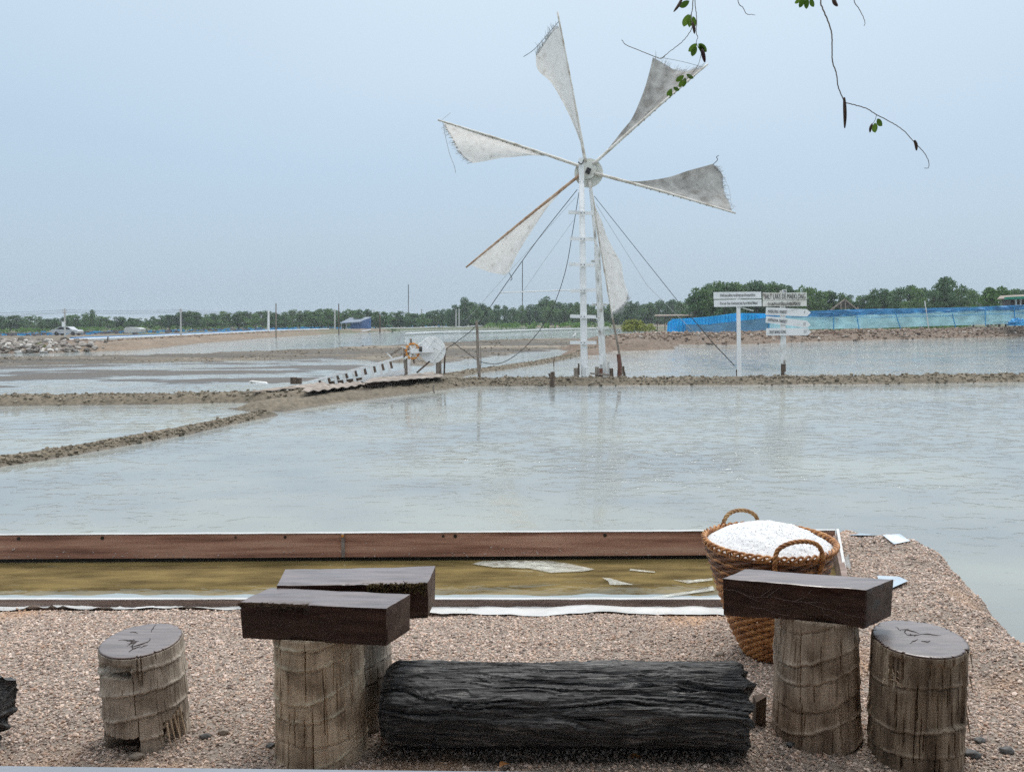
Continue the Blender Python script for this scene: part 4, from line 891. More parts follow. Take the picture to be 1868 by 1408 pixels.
SAILS = [ # spar (root, tip), sail start and end along the spar, free edge from root to corner, outer edge from corner to tip, belly, brown?
    ((1068, 296), (1018, 28), .12, .93, [(1060, 264), (1047, 230), (1028, 190), (1005, 151), (981, 128), (977, 101)], [(988, 84), (997, 70), (1010, 52)], -.4, 0),
    ((1082, 300), (1287, 121), .15, .985, [(1110, 271), (1134, 240), (1154, 214), (1174, 167), (1184, 134), (1191, 105)], [(1212, 117), (1228, 127), (1248, 131), (1266, 126)], .55, 0),
    ((1084, 316), (1337, 388), .16, .995, [(1124, 326), (1164, 331), (1217, 324), (1254, 312), (1280, 305), (1301, 299)], [(1318, 317), (1319, 338), (1322, 355), (1331, 371)], .5, 0),
    ((1075, 330), (1117, 577), .19, .985, [(1086, 377), (1097, 401), (1107, 431), (1123, 462), (1133, 480), (1138, 510), (1146, 536)], [(1145, 548), (1138, 558), (1128, 566)], -.3, 0),
    ((1060, 318), (854, 485), .17, .985, [(1027, 347), (1000, 377), (977, 411), (958, 440), (941, 469), (929, 496)], [(920, 502), (905, 499), (891, 496), (874, 490)], .3, 1),
    ((1060, 304), (804, 221), .26, .98, [(994, 285), (967, 284), (935, 287), (913, 289), (887, 294), (862, 298)], [(845, 288), (832, 270), (824, 252), (813, 235)], .32, 0)]
for i, (r0, tp_, s0, s1, free, outer, belly, br) in enumerate(SAILS):
    A, B = PW(*r0, -.03), PW(*tp_, -.03)
    b = MB(); tt = np.linspace(0, 1, 26); P = A + (B - A) * tt[:, None] + (B - A) * .02 * tt[:, None]; P[:, 2] += .03 * np.sin(tt * 3)
    rr = np.linspace(.055, .028, 26) * (1 + .12 * (np.arange(26) % 4 == 0)); b.tube(P, rr, 8); sp_ = b.build('sail_spar', M_bamboo_br if br else M_bamboo, wm, smooth=True)
    n, k = 44, 16
    fe = spline([(*q, 0) for q in free], 8)[:, :2]; oe = np.array([free[-1]] + outer, float)
    sl = np.concatenate([[0], np.cumsum(np.linalg.norm(np.diff(fe, axis=0), axis=1))]); L1 = sl[-1]
    fs = np.stack([np.interp(np.linspace(0, L1, n), sl, fe[:, j]) for j in (0, 1)], -1)
    a2 = np.array(r0) + (np.array(tp_) - np.array(r0)) * s0; b2 = np.array(r0) + (np.array(tp_) - np.array(r0)) * (s1 - .03)
    ss = a2 + (b2 - a2) * np.linspace(0, 1, n)[:, None]
    side = np.sign((tp_[0] - r0[0]) * (free[-1][1] - r0[1]) - (tp_[1] - r0[1]) * (free[-1][0] - r0[0]))
    G = np.zeros((n, k, 3))
    # the last column of rows follows the frayed outer edge
    tip2 = np.array(r0) + (np.array(tp_) - np.array(r0)) * s1
    oo = np.vstack([oe, tip2]); ol = np.concatenate([[0], np.cumsum(np.linalg.norm(np.diff(oo, axis=0), axis=1))]); oo = np.stack([np.interp(np.linspace(ol[-1], 0, k), ol, oo[:, j]) for j in (0, 1)], -1)
    for r in range(n):
        s_ = r / (n - 1)
        for c_ in range(k):
            v_ = c_ / (k - 1); q = ss[r] * (1 - v_) + fs[r] * v_
            e_ = max(0, (s_ - .7) / .3) ** 2; lin = ss[-1] * (1 - v_) + fs[-1] * v_; q = q + (oo[c_] - lin) * e_
            dep = belly * s_ * math.sin(v_ * math.pi * .75) * 1.6 + .05 * float(noise3(s_ * 5 + i * 7, v_ * 3, i)) + .035 * s_ * float(noise3(v_ * 7 + i * 3, s_ * 1.6, i + 5)) + .012 * float(noise3(v_ * 16, s_ * 5, i + 8)) + .35 * v_ * s_ * (1 if belly > 0 else -.4)
            G[r, c_] = PW(q[0], q[1], -.05 + dep)
    b = MB(); b.grid(G); sail = b.build('sail', M_sail_shade if i in (1, 2) else M_sail, sp_, smooth=True)
    # frayed threads along the outer edge
    if i not in (4,):
        b = MB(); edge = G[-1]; prv = G[-4]; tot = len(edge) - 1
        for m_ in range(70):
            u_ = RNG.uniform(.05, .97) * tot; j = min(int(u_), tot - 1); f = u_ - j; p = edge[j] * (1 - f) + edge[j + 1] * f; dirn = p - (prv[j] * (1 - f) + prv[j + 1] * f); dirn = dirn / np.linalg.norm(dirn)
            ln = RNG.uniform(.03, .24) * (1.0 if i in (0, 1) else .6); q = p + dirn * ln + RNG.normal(0, .05, 3)
            b.tube([p - dirn * .06, (p + q) / 2 + RNG.normal(0, .015, 3), q], [.008, .006, .003], 4)
        tag(b.build('frayed_threads', M_thread, sail), kind='stuff')
    b = MB()
    for m_ in range(15):
        s_ = s0 + (s1 - s0) * (m_ + RNG.uniform(.1, .9)) / 15; p = A + (B - A) * s_; d_ = (B - A) / np.linalg.norm(B - A); b.tube([p - d_ * .016, p + d_ * .016], .044 - .018 * s_, 8)
    tag(b.build('lashings', M_timber if not br else M_bamboo_br, sp_), kind='stuff')
# loose cords at the sail corners
for pts, rr in (([(1019, 40), (1000, 62), (975, 90), (955, 104)], .010), ([(1285, 124), (1250, 114), (1205, 105)], .009), ([(1301, 300), (1309, 292), (1307, 287), (1311, 284)], .012), ([(808, 224), (812, 246), (820, 280), (829, 304), (831, 316)], .009), ([(804, 221), (822, 206)], .006), ([(929, 498), (934, 508), (931, 512)], .012), ([(1317, 318), (1330, 345), (1334, 375)], .005)):
    b = MB(); b.tube(spline([PW(x, y, -.04) for x, y in pts], 5), rr, 5); b.build('cord', M_rope if rr > .0095 else M_thread, wm)
# drive rope to the pump wheel and stays
b = MB(); b.tube(spline([PY(1053, 346, .3), PY(985, 432, 0), PY(930, 508, -.2), PY(872, 590, -.5), PY(835, 622, -.5), PY(814, 636, -.4)], 8), .013, 6); b.build('drive_rope', M_rope, wm, smooth=True)
b = MB(); b.tube(spline([PY(1056, 352, .3), PY(1045, 420, 0), PY(1030, 500, -.2), PY(1003, 572, -.3), PY(965, 626, -.4), (PY(920, 660, -.45)), PY(880, 661, -.5), PY(850, 642, -.45), PY(826, 624, -.4)], 8), .013, 6); b.build('slack_rope', M_rope, wm, smooth=True)
b = MB(); b.tube([PY(1084, 358, .2), PY(1237, 550, 1.0), PY(1300, 625, 1.2), PY(1340, 667, 1.2)], [.009, .010, .017, .016], 6); b.build('stay_rope', M_rope, wm)
b = MB(); b.tube([PY(1087, 372, .5), PY(1180, 520, 2.0), PY(1290, 630, 2.4), PY(1318, 655, 2.0), PY(1343, 678, 1.2)], .007, 5); b.build('thin_stay', M_thread, wm)
b = MB(); b.tube([PY(1050, 360, .3), PY(945, 478, .6), PY(850, 585, .8)], .006, 5); b.build('thin_stay', M_thread, wm)
b = MB(); b.tube([PY(1046, 402, .3), PY(990, 480, .5), PY(952, 535, .7)], .006, 5); b.build('thin_stay', M_thread, wm)
# stubs that pin the foot of the mill
for k, (x, yb, yt, wd, m_, dd) in enumerate([(1051.5, 681, 671, .17, M_timber, -.1), (1056, 676, 663, .06, M_darkpost, -.15), (1072, 684, 670, .12, M_paint, -.2), (1089, 680, 669, .13, M_timber, -.1), (1096, 679, 672, .12, M_redpost, -.15), (1110, 680, 660, .10, M_paint_old, .05), (1116, 680, 672, .12, M_darkpost, -.05), (1096, 665, 648, .12, M_paint, -.02)]):
    b = MB(); p = PY(x, yb, dd); q = PY(x + RNG.uniform(-1, 1), yt, dd); b.beam(p - (0, 0, .15 if k != 7 else 0), q, wd, wd * .8, (0, 1, 0), wd * .92); b.build('foot_stub', m_, wm)
b = MB(); b.beam(PY(1077, 681, -.3), PY(1112, 684, -.25), .14, .06); b.build('foot_board', M_timber, wm)

# ------------------------------------------------------------------ the two signs
def text(s_, size, c3, m, parent, fit=None, tilt=0.0, name='lettering', sx=1.0):
    cu = bpy.data.curves.new(name, 'FONT'); cu.body = s_; cu.size = size; cu.align_x = 'CENTER'; cu.align_y = 'CENTER'; cu.extrude = .002; cu.resolution_u = 2
    to = bpy.data.objects.new(name, cu); C.objects.link(to); dg = bpy.context.evaluated_depsgraph_get(); me = bpy.data.meshes.new_from_object(to.evaluated_get(dg)); bpy.data.objects.remove(to)
    v = np.array([q.co for q in me.vertices]) if len(me.vertices) else np.zeros((0, 3))
    if len(v) == 0: return None
    v[:, :2] -= (v[:, :2].max(0) + v[:, :2].min(0)) / 2
    if fit: v[:, 0] *= fit[0] / max(1e-6, np.ptp(v[:, 0])); v[:, 1] *= fit[1] / max(1e-6, np.ptp(v[:, 1]))
    ca, sa = math.cos(tilt), math.sin(tilt); x = v[:, 0] * ca - v[:, 1] * sa; z = v[:, 0] * sa + v[:, 1] * ca
    P = np.stack([c3[0] + x, c3[1] - v[:, 2], c3[2] + z], -1); f = [tuple(p.vertices) for p in me.polygons]
    bpy.data.meshes.remove(me); return mesh_obj(name, P, f, m, parent)
def board(name, pxs, y, th, m, parent):
    p = [aty(a, b_, y) for a, b_ in pxs]; b = MB(); b.prism(p, (0, th, 0)); o = b.build(name, m, parent); return o, np.mean(p, 0), p
pxm = lambda n_, y: n_ * y / F
s1b = at(1349, 684, -.17); Y1 = s1b[1]
sg = thing('sign', 'white two-board sign on a post with Thai and English lines about the wind wheel', 'sign', (s1b[0], Y1, -.25))
b = MB(); b.beam(aty(1349, 686, Y1) - (0, 0, .1), aty(1346.5, 536, Y1), .125, .09, (0, 1, 0), .10); b.build('post', M_paint, sg)
o1, c1, _ = board('board', [(1302, 533), (1388.5, 532.2), (1389, 544.4), (1302, 545.6)], Y1 - .09, .03, M_paint, sg)
o2, c2, _ = board('board', [(1302.5, 547.3), (1389.2, 546), (1389.6, 558.8), (1303, 560)], Y1 - .09, .03, M_paint, sg)
text('กังหันลมเพื่อนาเกลือชุดสุดท้ายของไทย', .12, c1 - (0, .018, 0), M_letter, o1, (pxm(63, Y1), pxm(7, Y1)), .008)
text('The Last Thai Traditional Salt Farm Wind Wheel', .1, c2 + (pxm(1, Y1), -.018, 0), M_letter, o2, (pxm(68, Y1), pxm(4.6, Y1)), .006)
b = MB(); b.beam(aty(1352, 561, Y1 - .02), aty(1374, 567, Y1 + .2), .03, .03); b.build('brace', M_paint_old, sg)
b = MB(); b.beam(aty(1345, 686, Y1 + .1), aty(1344.5, 674, Y1 + .1), .06, .06, (0, 1, 0)); b.build('foot_peg', M_darkpost, sg)
s2b = at(1430, 681, -.17); Y2 = s2b[1]
sg = thing('sign_post', 'white signpost with a weathered name board and three arrow boards to markets', 'sign', (s2b[0], Y2, -.25))
b = MB(); b.beam(aty(1429.5, 664, Y2), aty(1427, 530, Y2), .155, .10, (0, 1, 0), .15); b.build('post', M_paint_old, sg)
b = MB(); b.beam(aty(1428, 684, Y2) - (0, 0, .1), aty(1428, 661, Y2), .10, .08, (0, 1, 0)); b.beam(aty(1431.8, 678, Y2), aty(1431.5, 664, Y2), .05, .06, (0, 1, 0)); b.build('rotten_foot', M_darkpost, sg)
M_name = mat('peeling_white_board', [(.12, .10, .085), (.58, .56, .50), (.74, .73, .68)], (3, 3, 6), .75, .3, stops=[.3, .38, .55])
o3, c3, _ = board('name_board', [(1391.5, 533.2), (1406, 534), (1471.5, 533.8), (1471.7, 546.6), (1392, 548)], Y2 - .09, .03, M_name, sg)
o4, c4, _ = board('name_board', [(1391.6, 548.6), (1471.6, 547.4), (1471.6, 558.5), (1391.8, 559.2)], Y2 - .088, .03, M_name, sg)
o5, c5, _ = board('number_plate', [(1427, 528.2), (1434.8, 528), (1435, 533), (1427.2, 533)], Y2 - .085, .02, M_paint, sg)
text('SALT LAKE DE MAEKLONG', .2, aty(1432, 540.6, Y2 - .108), M_letter, o3, (pxm(74, Y2), pxm(9.2, Y2)))
text('ทะเลสาบเกลือแห่งแม่กลอง', .15, aty(1430.5, 553.2, Y2 - .106), M_letter, o4, (pxm(59, Y2), pxm(8, Y2)))
text('45', .05, c5 - (0, .012, 0), M_letter, o5, (pxm(5, Y2), pxm(3.6, Y2)))
for tx, num, p0 in (('MAEKLONG  MARKET', '7', [(1398, 560.5), (1472, 564), (1479, 570.5), (1472, 577.5), (1397, 574.5)]), ('AMPHAWA  MARKET', '12', [(1398, 576.5), (1472, 585), (1479, 592.5), (1471, 598), (1397, 588.6)]), ('WAT BANG KUNG', '11', [(1398, 599), (1473, 598.5), (1480, 605.5), (1473, 612), (1398, 612)])):
    oa, ca_, pp = board('arrow_board', p0, Y2 - .085, .03, M_paint, sg); tl = math.atan2(-(p0[1][1] - p0[0][1]), p0[1][0] - p0[0][0]); mid = aty((p0[0][0] + p0[4][0]) / 2 + 21, (p0[0][1] + p0[4][1]) / 2 + 21 * math.tan(-tl), Y2 - .103)
    text(tx, .1, mid, M_letter, oa, (pxm(35 if 'WAT' not in tx else 30, Y2), pxm(5.6, Y2)), tl)
    nm = aty(p0[1][0] - 4, (p0[1][1] + p0[3][1]) / 2 - .6, Y2 - .103); text(num, .1, nm, M_letter, oa, (pxm(3.4 if len(num) > 1 else 1.7, Y2), pxm(5.2, Y2)), tl)

# ------------------------------------------------------------------ the chain pump beside the mill
pb = at(745, 689, -.1); YC = pb[1]
pu = thing('chain_pump', 'white wooden chain pump with slatted trough, orange toothed wheel and plank disc', 'pump', (pb[0], YC, -.2))
PC = lambda x, y, d=0.0: aty(x, y, YC + d)
for d_ in (-.18, .18):
    b = MB(); b.beam(PC(545, 701.5, d_), PC(736, 650.5, d_), .05, .07); b.build('rail', M_paint, pu)
b = MB(); b.hexa([PC(641, 699, -.14), PC(738, 683, -.14), PC(738, 683, .16), PC(641, 699, .16)], [PC(641, 697.5, -.14), PC(738, 672, -.14), PC(738, 672, .16), PC(641, 697.5, .16)]); b.build('trough', M_paint, pu)
b = MB(); b.hexa([PC(560, 703, -.12), PC(662, 697, -.12), PC(662, 697, .14), PC(560, 703, .14)], [PC(560, 701, -.12), PC(662, 688, -.12), PC(662, 688, .14), PC(560, 701, .14)]); b.build('trough_floor', M_darkpost, pu)
for x0, y0, x1, y1 in ((577, 693, 580, 701), (594, 688, 597, 701), (610, 684, 614, 700), (626, 680, 630, 698.5), (643, 675, 648, 697), (660, 671, 664, 694), (677, 666.5, 682, 690), (692, 662.5, 697, 687), (707, 658.5, 713, 684)):
    b = MB(); b.beam(PC(x0, y0, -.2), PC(x1, y1, -.2), .085, .03, (0, 1, 0)); b.build('slat', M_paint, pu)
    b = MB(); b.beam(PC(x0 + 4.5, y0 + 1.5, .1), PC(x0 + 7.5, (y0 + y1) / 2 + 1, .1), .09, .05, (0, 1, 0)); b.build('paddle', M_darkpost, pu)
b = MB(); b.beam(PC(740.5, 690, -.05) - (0, 0, .1), PC(739, 633, -.05), .11, .11, (0, 1, 0), .10); b.build('post', M_timber, pu)
b = MB(); b.beam(PC(747, 688, -.15) - (0, 0, .1), PC(746, 656, -.15), .09, .07, (0, 1, 0)); b.build('post', M_paint_old, pu)
b = MB(); b.beam(PC(744, 648, .0), PC(743, 632, .0), .07, .09, (0, 1, 0)); b.build('post_head', M_redpost, pu)
b = MB(); b.beam(PC(712, 648, .1), PC(733, 634, .1), .07, .06); b.build('lever', M_timber, pu)
b = MB(); b.beam(PC(706, 644, .0), PC(715, 653, .0), .04, .04); b.build('lever', M_paint_old, pu)
wc = PC(752.5, 640.5, -.05); ax = np.array([math.cos(rad(-52)), math.sin(rad(-52)), 0]); e1 = np.array([-ax[1], ax[0], 0]); e2 = np.array([0, 0, 1.0])
b = MB(); a_ = np.linspace(0, 2 * math.pi, 29); b.tube([wc + .235 * (math.cos(q) * e1 + math.sin(q) * e2) for q in a_], .038, 8, False); spk = b.build('toothed_wheel', M_orange, pu, smooth=True)
for k in range(12):
    q = k * math.pi / 6 + .15; dv = math.cos(q) * e1 + math.sin(q) * e2; b = MB(); b.beam(wc + dv * .2, wc + dv * .40, .05, .06, tuple(ax), .04); b.build('tooth', M_paint_old if k % 3 else M_timber, spk)
for k in range(3):
    q = k * math.pi / 3; dv = math.cos(q) * e1 + math.sin(q) * e2; b = MB(); b.beam(wc - dv * .22, wc + dv * .22, .05, .05, tuple(ax)); b.build('spoke', M_paint_old, spk)
dc = PC(789.5, 638.5, .25)
b = MB(); b.beam(wc - (dc - wc) * .12, dc + np.array([.02, -.1, 0]), .15, .13); b.build('axle_beam', M_paint, pu)
b = MB(); b.tube([PC(765, 637, -.02), PC(770, 637, -.02)], .09, 8); b.build('collar', M_iron, pu)
# plank disc: five boards cut to a circle, held by two battens, turned a little away
aw = rad(20); f1 = np.array([math.cos(aw), math.sin(aw), 0]); nrm = np.array([math.sin(aw), -math.cos(aw), 0]); Rd = .425; ang = rad(-38)
u1 = math.cos(ang) * f1 + math.sin(ang) * e2; u2 = -math.sin(ang) * f1 + math.cos(ang) * e2
M_discp = mat('white_disc_paint', [(.74, .75, .73), (.82, .83, .82), (.86, .87, .86)], (3, 3, 3), .6, .2)
cuts = np.linspace(-Rd, Rd, 6); dsk = []
for k in range(5):
    v0, v1 = cuts[k] + .004, cuts[k + 1] - .004; vs = np.linspace(v0, v1, 8); pr_ = [(math.sqrt(max(0, Rd ** 2 - v * v)), v) for v in vs]; pl_ = [(-x, v) for x, v in pr_[::-1]]
    pts = [dc + x * u1 + v * u2 for x, v in pr_ + pl_]; b = MB(); b.prism(pts, -nrm * .05); b.build('disc_board', M_discp, pu)
for k in (-.2, .2):
    b = MB(); hw_ = math.sqrt(Rd ** 2 - k * k) - .03; b.beam(dc + k * u1 - hw_ * u2 + nrm * .028, dc + k * u1 + hw_ * u2 + nrm * .028, .06, .03, tuple(nrm)); b.build('batten', M_discp, pu)
b = MB(); b.beam(dc - .05 * u1 + nrm * .06, dc + .06 * u2 + nrm * .06, .025, .025, tuple(nrm)); b.build('hub_iron', M_iron, pu)
b = MB(); b.beam(PC(800.5, 684, .55) - (0, 0, .15), PC(800, 652, .55), .17, .14, (0, 1, 0)); b.build('post', M_timber, pu)
b = MB(); b.beam(PC(810, 668, .6) - (0, 0, .25), PC(812, 636, .6), .05, .05, (0, 1, 0)); b.build('stay', M_darkpost, pu)
b = MB(); b.tube([PC(760, 680, -.1), PC(784, 659, 0)], .03, 6); b.build('stick', M_darkpost, pu)
# weathered sheets the pump rests on
def sheet(pxs, z, label, corr=.03, pitch=.18, th=.02):
    p = [at(x, y, z) for x, y in pxs]; A, B, D_, E = p; n, k = 60, 8; b = MB(); rows = []
    for lay in (0, -th):
        G = np.zeros((n, k, 3))
        for i in range(n):
            for j in range(k):
                u_, v_ = i / (n - 1), j / (k - 1); q = (A * (1 - u_) + B * u_) * (1 - v_) + (E * (1 - u_) + D_ * u_) * v_
                q = q + np.array([0, .05 * noise3(u_ * 6, v_ * 2, z * 9) if j in (0, k - 1) else 0, corr * math.sin(u_ * np.linalg.norm(B - A) / pitch * 2 * math.pi) + .03 * noise3(u_ * 3, v_ * 2, z * 7) + lay]); G[i, j] = q
        rows.append(G)
    b.grid(rows[0]); b.grid(rows[1][:, ::-1]); nn_ = n * k
    for i in range(n - 1): b.f += [(i * k, (i + 1) * k, nn_ + (i + 1) * k + k - 1, nn_ + i * k + k - 1), (i * k + k - 1, nn_ + i * k, nn_ + (i + 1) * k, (i + 1) * k + k - 1)]
    for i in (0, n - 1): b.f += [(i * k + j, i * k + j + 1, nn_ + i * k + k - 2 - j, nn_ + i * k + k - 1 - j) for j in range(k - 1)]
    cc = np.mean(p, 0); o = b.build('roofing_sheet', M_sheet, loc=cc, smooth=True); return tag(o, label, 'roofing sheet')
sheet([(660, 699), (812, 686), (790, 678), (678, 690)], .0, 'corrugated weathered sheet propped under the orange pump wheel', .009, .34)
sheet([(446, 716), (606, 702), (590, 696), (536, 704)], -.09, 'cracked grey sheet lying at the low end of the pump trough', .012, .5)
sheet([(548, 716), (668, 700), (655, 695), (560, 706)], -.07, 'broken sheet beneath the pump trough slats', .02, .4)
b = MB(); p = at(473, 701, -.1); b.hexa([p + np.array(q) for q in ((-.28, -.1, .02), (.25, -.08, .02), (.2, .16, .02), (-.25, .14, .02))], [p + np.array(q) for q in ((-.26, -.09, .1), (.2, -.06, .06), (.16, .15, .06), (-.24, .12, .1))]); tag(b.build('pale_slab', M_paint_old, loc=p), 'pale flat slab on the mud left of the pump trough', 'slab')
b = MB(); p = at(536, 698, -.1); b.box(p + np.array([0, 0, .06]), (.16, .16, .2)); b.box(p + np.array([.16, 0, .05]), (.12, .14, .18)); tag(b.build('wood_block', M_darkpost, loc=p), 'dark wood block at the low end of the pump rails', 'wood block')
# boards under the sheet hold it off the mud
b = MB(); b.beam(at(672, 702, -.09), at(800, 688, -.09), .10, .12); tag(b.build('timber_beam', M_darkpost, loc=at(735, 695, -.15)), 'dark timber beam under the corrugated sheet', 'beam')

# ------------------------------------------------------------------ stakes around the pans
def stake(px0, top, bot, r, m, label, zg=None, name='stake', r2=None, d=None):
    g = at(px0[1], bot, -.17 if zg is None else zg); b = MB(); A = g - np.array([0, 0, .2]); B = aty(px0[0], top, g[1] if d is None else g[1] + d); n = 7
    P = np.array([A + (B - A) * q + np.array([.012 * math.sin(q * 7 + px0[0]), 0, 0]) for q in np.linspace(0, 1, n)]); b.tube(P, np.linspace(r, r2 or r * .75, n), 7)
    return tag(b.build(name, m, loc=(g[0], g[1], g[2])), label, 'post')
stake((869, 875), 585, 690, .055, M_timber, 'slim grey pole that carries the drive rope between pump and mill')
stake((877, 876), 632, 684, .02, M_timber, 'thin broken stick beside the rope pole')
stake((1117, 1136), 574, 676, .05, M_timber, 'leaning grey pole under the lowest sail', zg=-.22)
stake((1128.5, 1131), 646, 681, .085, M_redpost, 'thick dark red stub post right of the mill foot')
stake((1137, 1139), 668, 678, .05, M_darkpost, 'black broken stub at the foot of the leaning pole', zg=-.2)
stake((1007.5, 1008), 678, 704, .085, M_darkpost, 'dark rotten stub post standing in the pond before the dike', zg=-.32)
stake((1002, 1006), 681, 700, .04, M_darkpost, 'thin crooked stub tied to the rotten pond post', zg=-.32)
stake((1011, 1009), 654, 668, .025, M_darkpost, 'short bent twig standing in the pan behind the dike', zg=-.36)
stake((791, 792), 702, 716, .03, M_timber, 'short pale peg at the edge of the pond below the pump', zg=-.33)
stake((197, 193), 614, 634, .06, M_darkpost, 'leaning dark stick on the brown bank beside the rubble', zg=-.2)

# ------------------------------------------------------------------ posts, poles and works among the far pans
M_conc = mat('pale_concrete', [(.42, .41, .39), (.55, .54, .52)], (3, 3, 3), .8, .1)
def far_post(x, top, bot, wpx, m, label, group=None, z=-.15, name='thin_post'):
    g = at(x, bot, z); B = aty(x, top, g[1]); r = wpx * g[1] / F / 2; b = MB(); b.tube([g - np.array([0, 0, .3]), (g + B) / 2, B], [r, r, r * .85], 7)
    return tag(b.build(name, m, loc=g), label, 'post', group)
GP = 'slim posts on the far pans'
for x, t0, b0, wp in ((458, 579, 598, 2), (577, 575, 594, 2), (611, 564, 601, 2.6), (682, 565, 597, 2.4), (769, 564, 594, 2.4), (832, 564, 596, 2.2), (837.5, 563, 597, 2.2), (900, 563, 591, 2.6), (937, 565, 589, 2.4), (237, 583, 600, 1.6)):
    far_post(x, t0, b0, wp, M_conc, 'slim pale post standing on the far salt pans', GP)
far_post(490, 567, 608, 4, M_paint, 'thick white post on the brown bank beside a taller two-tone pole')
far_post(503.5, 553, 613, 2.2, M_timber, 'tall two-tone pole on the brown bank beside the thick white post')
far_post(618, 554, 608, 2.0, M_darkpost, 'dark slim pole before the blue shed')
far_post(693, 573, 605, 2.6, M_darkpost, 'dark short pole at the right end of the blue shed')
far_post(745, 519, 590, 1.6, M_iron, 'very tall thin mast rising above the treeline left of the mill', z=-.1, name='mast')
far_post(953, 477, 588, 1.5, M_iron, 'tall thin mast above the treeline behind the lower left sail', z=-.1, name='mast')
# two concrete poles with wires
heads = []
for x, t0, b0, lb in ((118.5, 563, 622, 'concrete utility pole with a white box beside the rubble heap'), (330, 563, 615, 'concrete utility pole standing on the brown bank')):
    g = at(x, b0, -.05); B = aty(x - .5, t0, g[1]); t_ = thing('utility_pole', lb, 'utility pole', g); r = 3.2 * g[1] / F / 2
    b = MB(); b.tube([g - np.array([0, 0, .3]), B], [r * 1.1, r * .85], 8); b.build('pole', M_conc, t_)
    b = MB(); b.box(B - np.array([0, .05, .18]), (.5, .06, .06)); b.box(B - np.array([0, .05, .4]), (.35, .06, .05)); b.build('crossarm', M_conc, t_)
    if x < 200: b = MB(); b.box(aty(115.5, 591.5, g[1] - .12), (.22, .15, .48)); b.build('meter_box', M_paint, t_)
    heads.append((B, g, t_))
for dz in (.12, .3, .42):
    (B0, _, t0), (B1, _, t1) = heads; b = MB(); b.tube(sag(B0 - (0, 0, dz), B1 - (0, 0, dz), .12), .010, 4); b.build('wire', M_rope, t0)
    b = MB(); b.tube(sag(B0 - (0, 0, dz), B0 + (B0 - B1) * 1.3 - (0, 0, dz), .3), .010, 4); b.build('wire', M_rope, t0)
    b = MB(); b.tube(sag(B1 - (0, 0, dz), B1 + (B1 - B0) * .8 + (0, 25, -dz), .3), .010, 4); b.build('wire', M_rope, t1)

# long pipes laid along the pans
M_pipe_w = mat('white_pipe', [(.62, .66, .68), (.76, .78, .8)], (.3, .3, .3), .5, 0); M_pipe_b = mat('blue_pipe', [(.03, .14, .34), (.08, .26, .5)], (.2, .2, .2), .5, 0)
def lie(pxs, r, m, name, label, z=.0, lift=.0):
    P = []
    for x, y in pxs:
        p = at(x, y, z); P.append(p)
    S_ = spline(P, 6); b = MB(); b.tube(S_, r, 6); return tag(b.build(name, m, loc=S_[len(S_) // 2], smooth=True), label, 'pipe' if 'pipe' in name else 'tarp')
lie([(120, 620), (200, 616.5), (300, 612.5), (400, 608), (500, 603), (600, 600)], .11, M_pipe_w, 'water_pipe', 'long white pipe lying along the top of the brown bank', .12)
lie([(130, 617.5), (220, 614.5), (320, 610.5), (420, 605.5), (520, 601.5)], .16, M_pipe_b, 'water_pipe', 'long blue pipe lying behind the white one on the brown bank', .1)
lie([(660, 604), (700, 599), (760, 598), (800, 596), (830, 597), (880, 594)], .09, M_pipe_w, 'water_pipe', 'white pipe wandering over the flats right of the blue shed', .05)
lie([(740, 609), (800, 606), (900, 604.5), (1000, 601), (1090, 599)], .13, M_pipe_w, 'water_pipe', 'straight white pipe along the far edge of the distant pond', -.12)
lie([(690, 595), (760, 592), (860, 590), (960, 587)], .22, M_pipe_b, 'water_pipe', 'far blue pipe line under the treeline', .05)
# rows of dark and blue bundles before the trees
b = MB(); bb = MB()
for k in range(1300):
    x = RNG.uniform(-250, 900); yb = 611.5 - (x * .022) + RNG.normal(0, 1.0); p = at(x, yb, -.2); s_ = RNG.uniform(.15, .5)
    (bb if (RNG.random() < .42 or 480 < x < 640) else b).box(p + np.array([0, 0, s_ * .25]), (s_ * 1.6, s_, s_ * .9), Matrix.Rotation(RNG.uniform(0, 3), 3, 'Z'))
tag(b.build('dark_bundles', mat('dark_bundle', [(.03, .03, .04), (.12, .11, .12), (.28, .26, .25)], (.7, .7, .7), .8, 0)), 'far low rows of dark bundles lying under the treeline', 'bundles', kind='stuff')
tag(bb.build('blue_bundles', M_bluetarp), 'far low rows of blue wrapped bundles lying under the treeline', 'bundles', kind='stuff')

# blue shed
g = at(650, 600, -.25); YS = g[1]; t_ = thing('shed', 'low blue shed with a single sloping grey-blue roof before the treeline', 'shed', (g[0], YS, -.3)); PS = lambda x, y, d=0.0: aty(x, y, YS + d)
M_shed = mat('blue_shed_wall', [(.04, .09, .22), (.08, .16, .33)], (.5, .5, .5), .6, .1); M_sroof = mat('shed_roof_sheet', [(.14, .18, .25), (.24, .28, .34)], (.4, .4, .4), .5, .1)
b = MB(); b.hexa([PS(640, 603, 0), PS(677, 603, 0), PS(677, 603, 4), PS(640, 603, 4)], [PS(640, 590, 0), PS(677, 581, 0), PS(677, 581, 4), PS(640, 590, 4)]); b.build('wall', M_shed, t_)
b = MB(); b.hexa([PS(620, 590.5, -1), PS(657, 588, -1), PS(679, 580, 4.5), PS(638, 581.5, 4.5)], [PS(620, 589, -1), PS(657, 586.6, -1), PS(679, 578, 4.5), PS(638, 579.5, 4.5)]); b.build('roof', M_sroof, t_)
for x in (623, 632): b = MB(); b.beam(PS(x, 603, -.5), PS(x, 590, -.5), .15, .15, (0, 1, 0)); b.build('post', M_conc, t_)
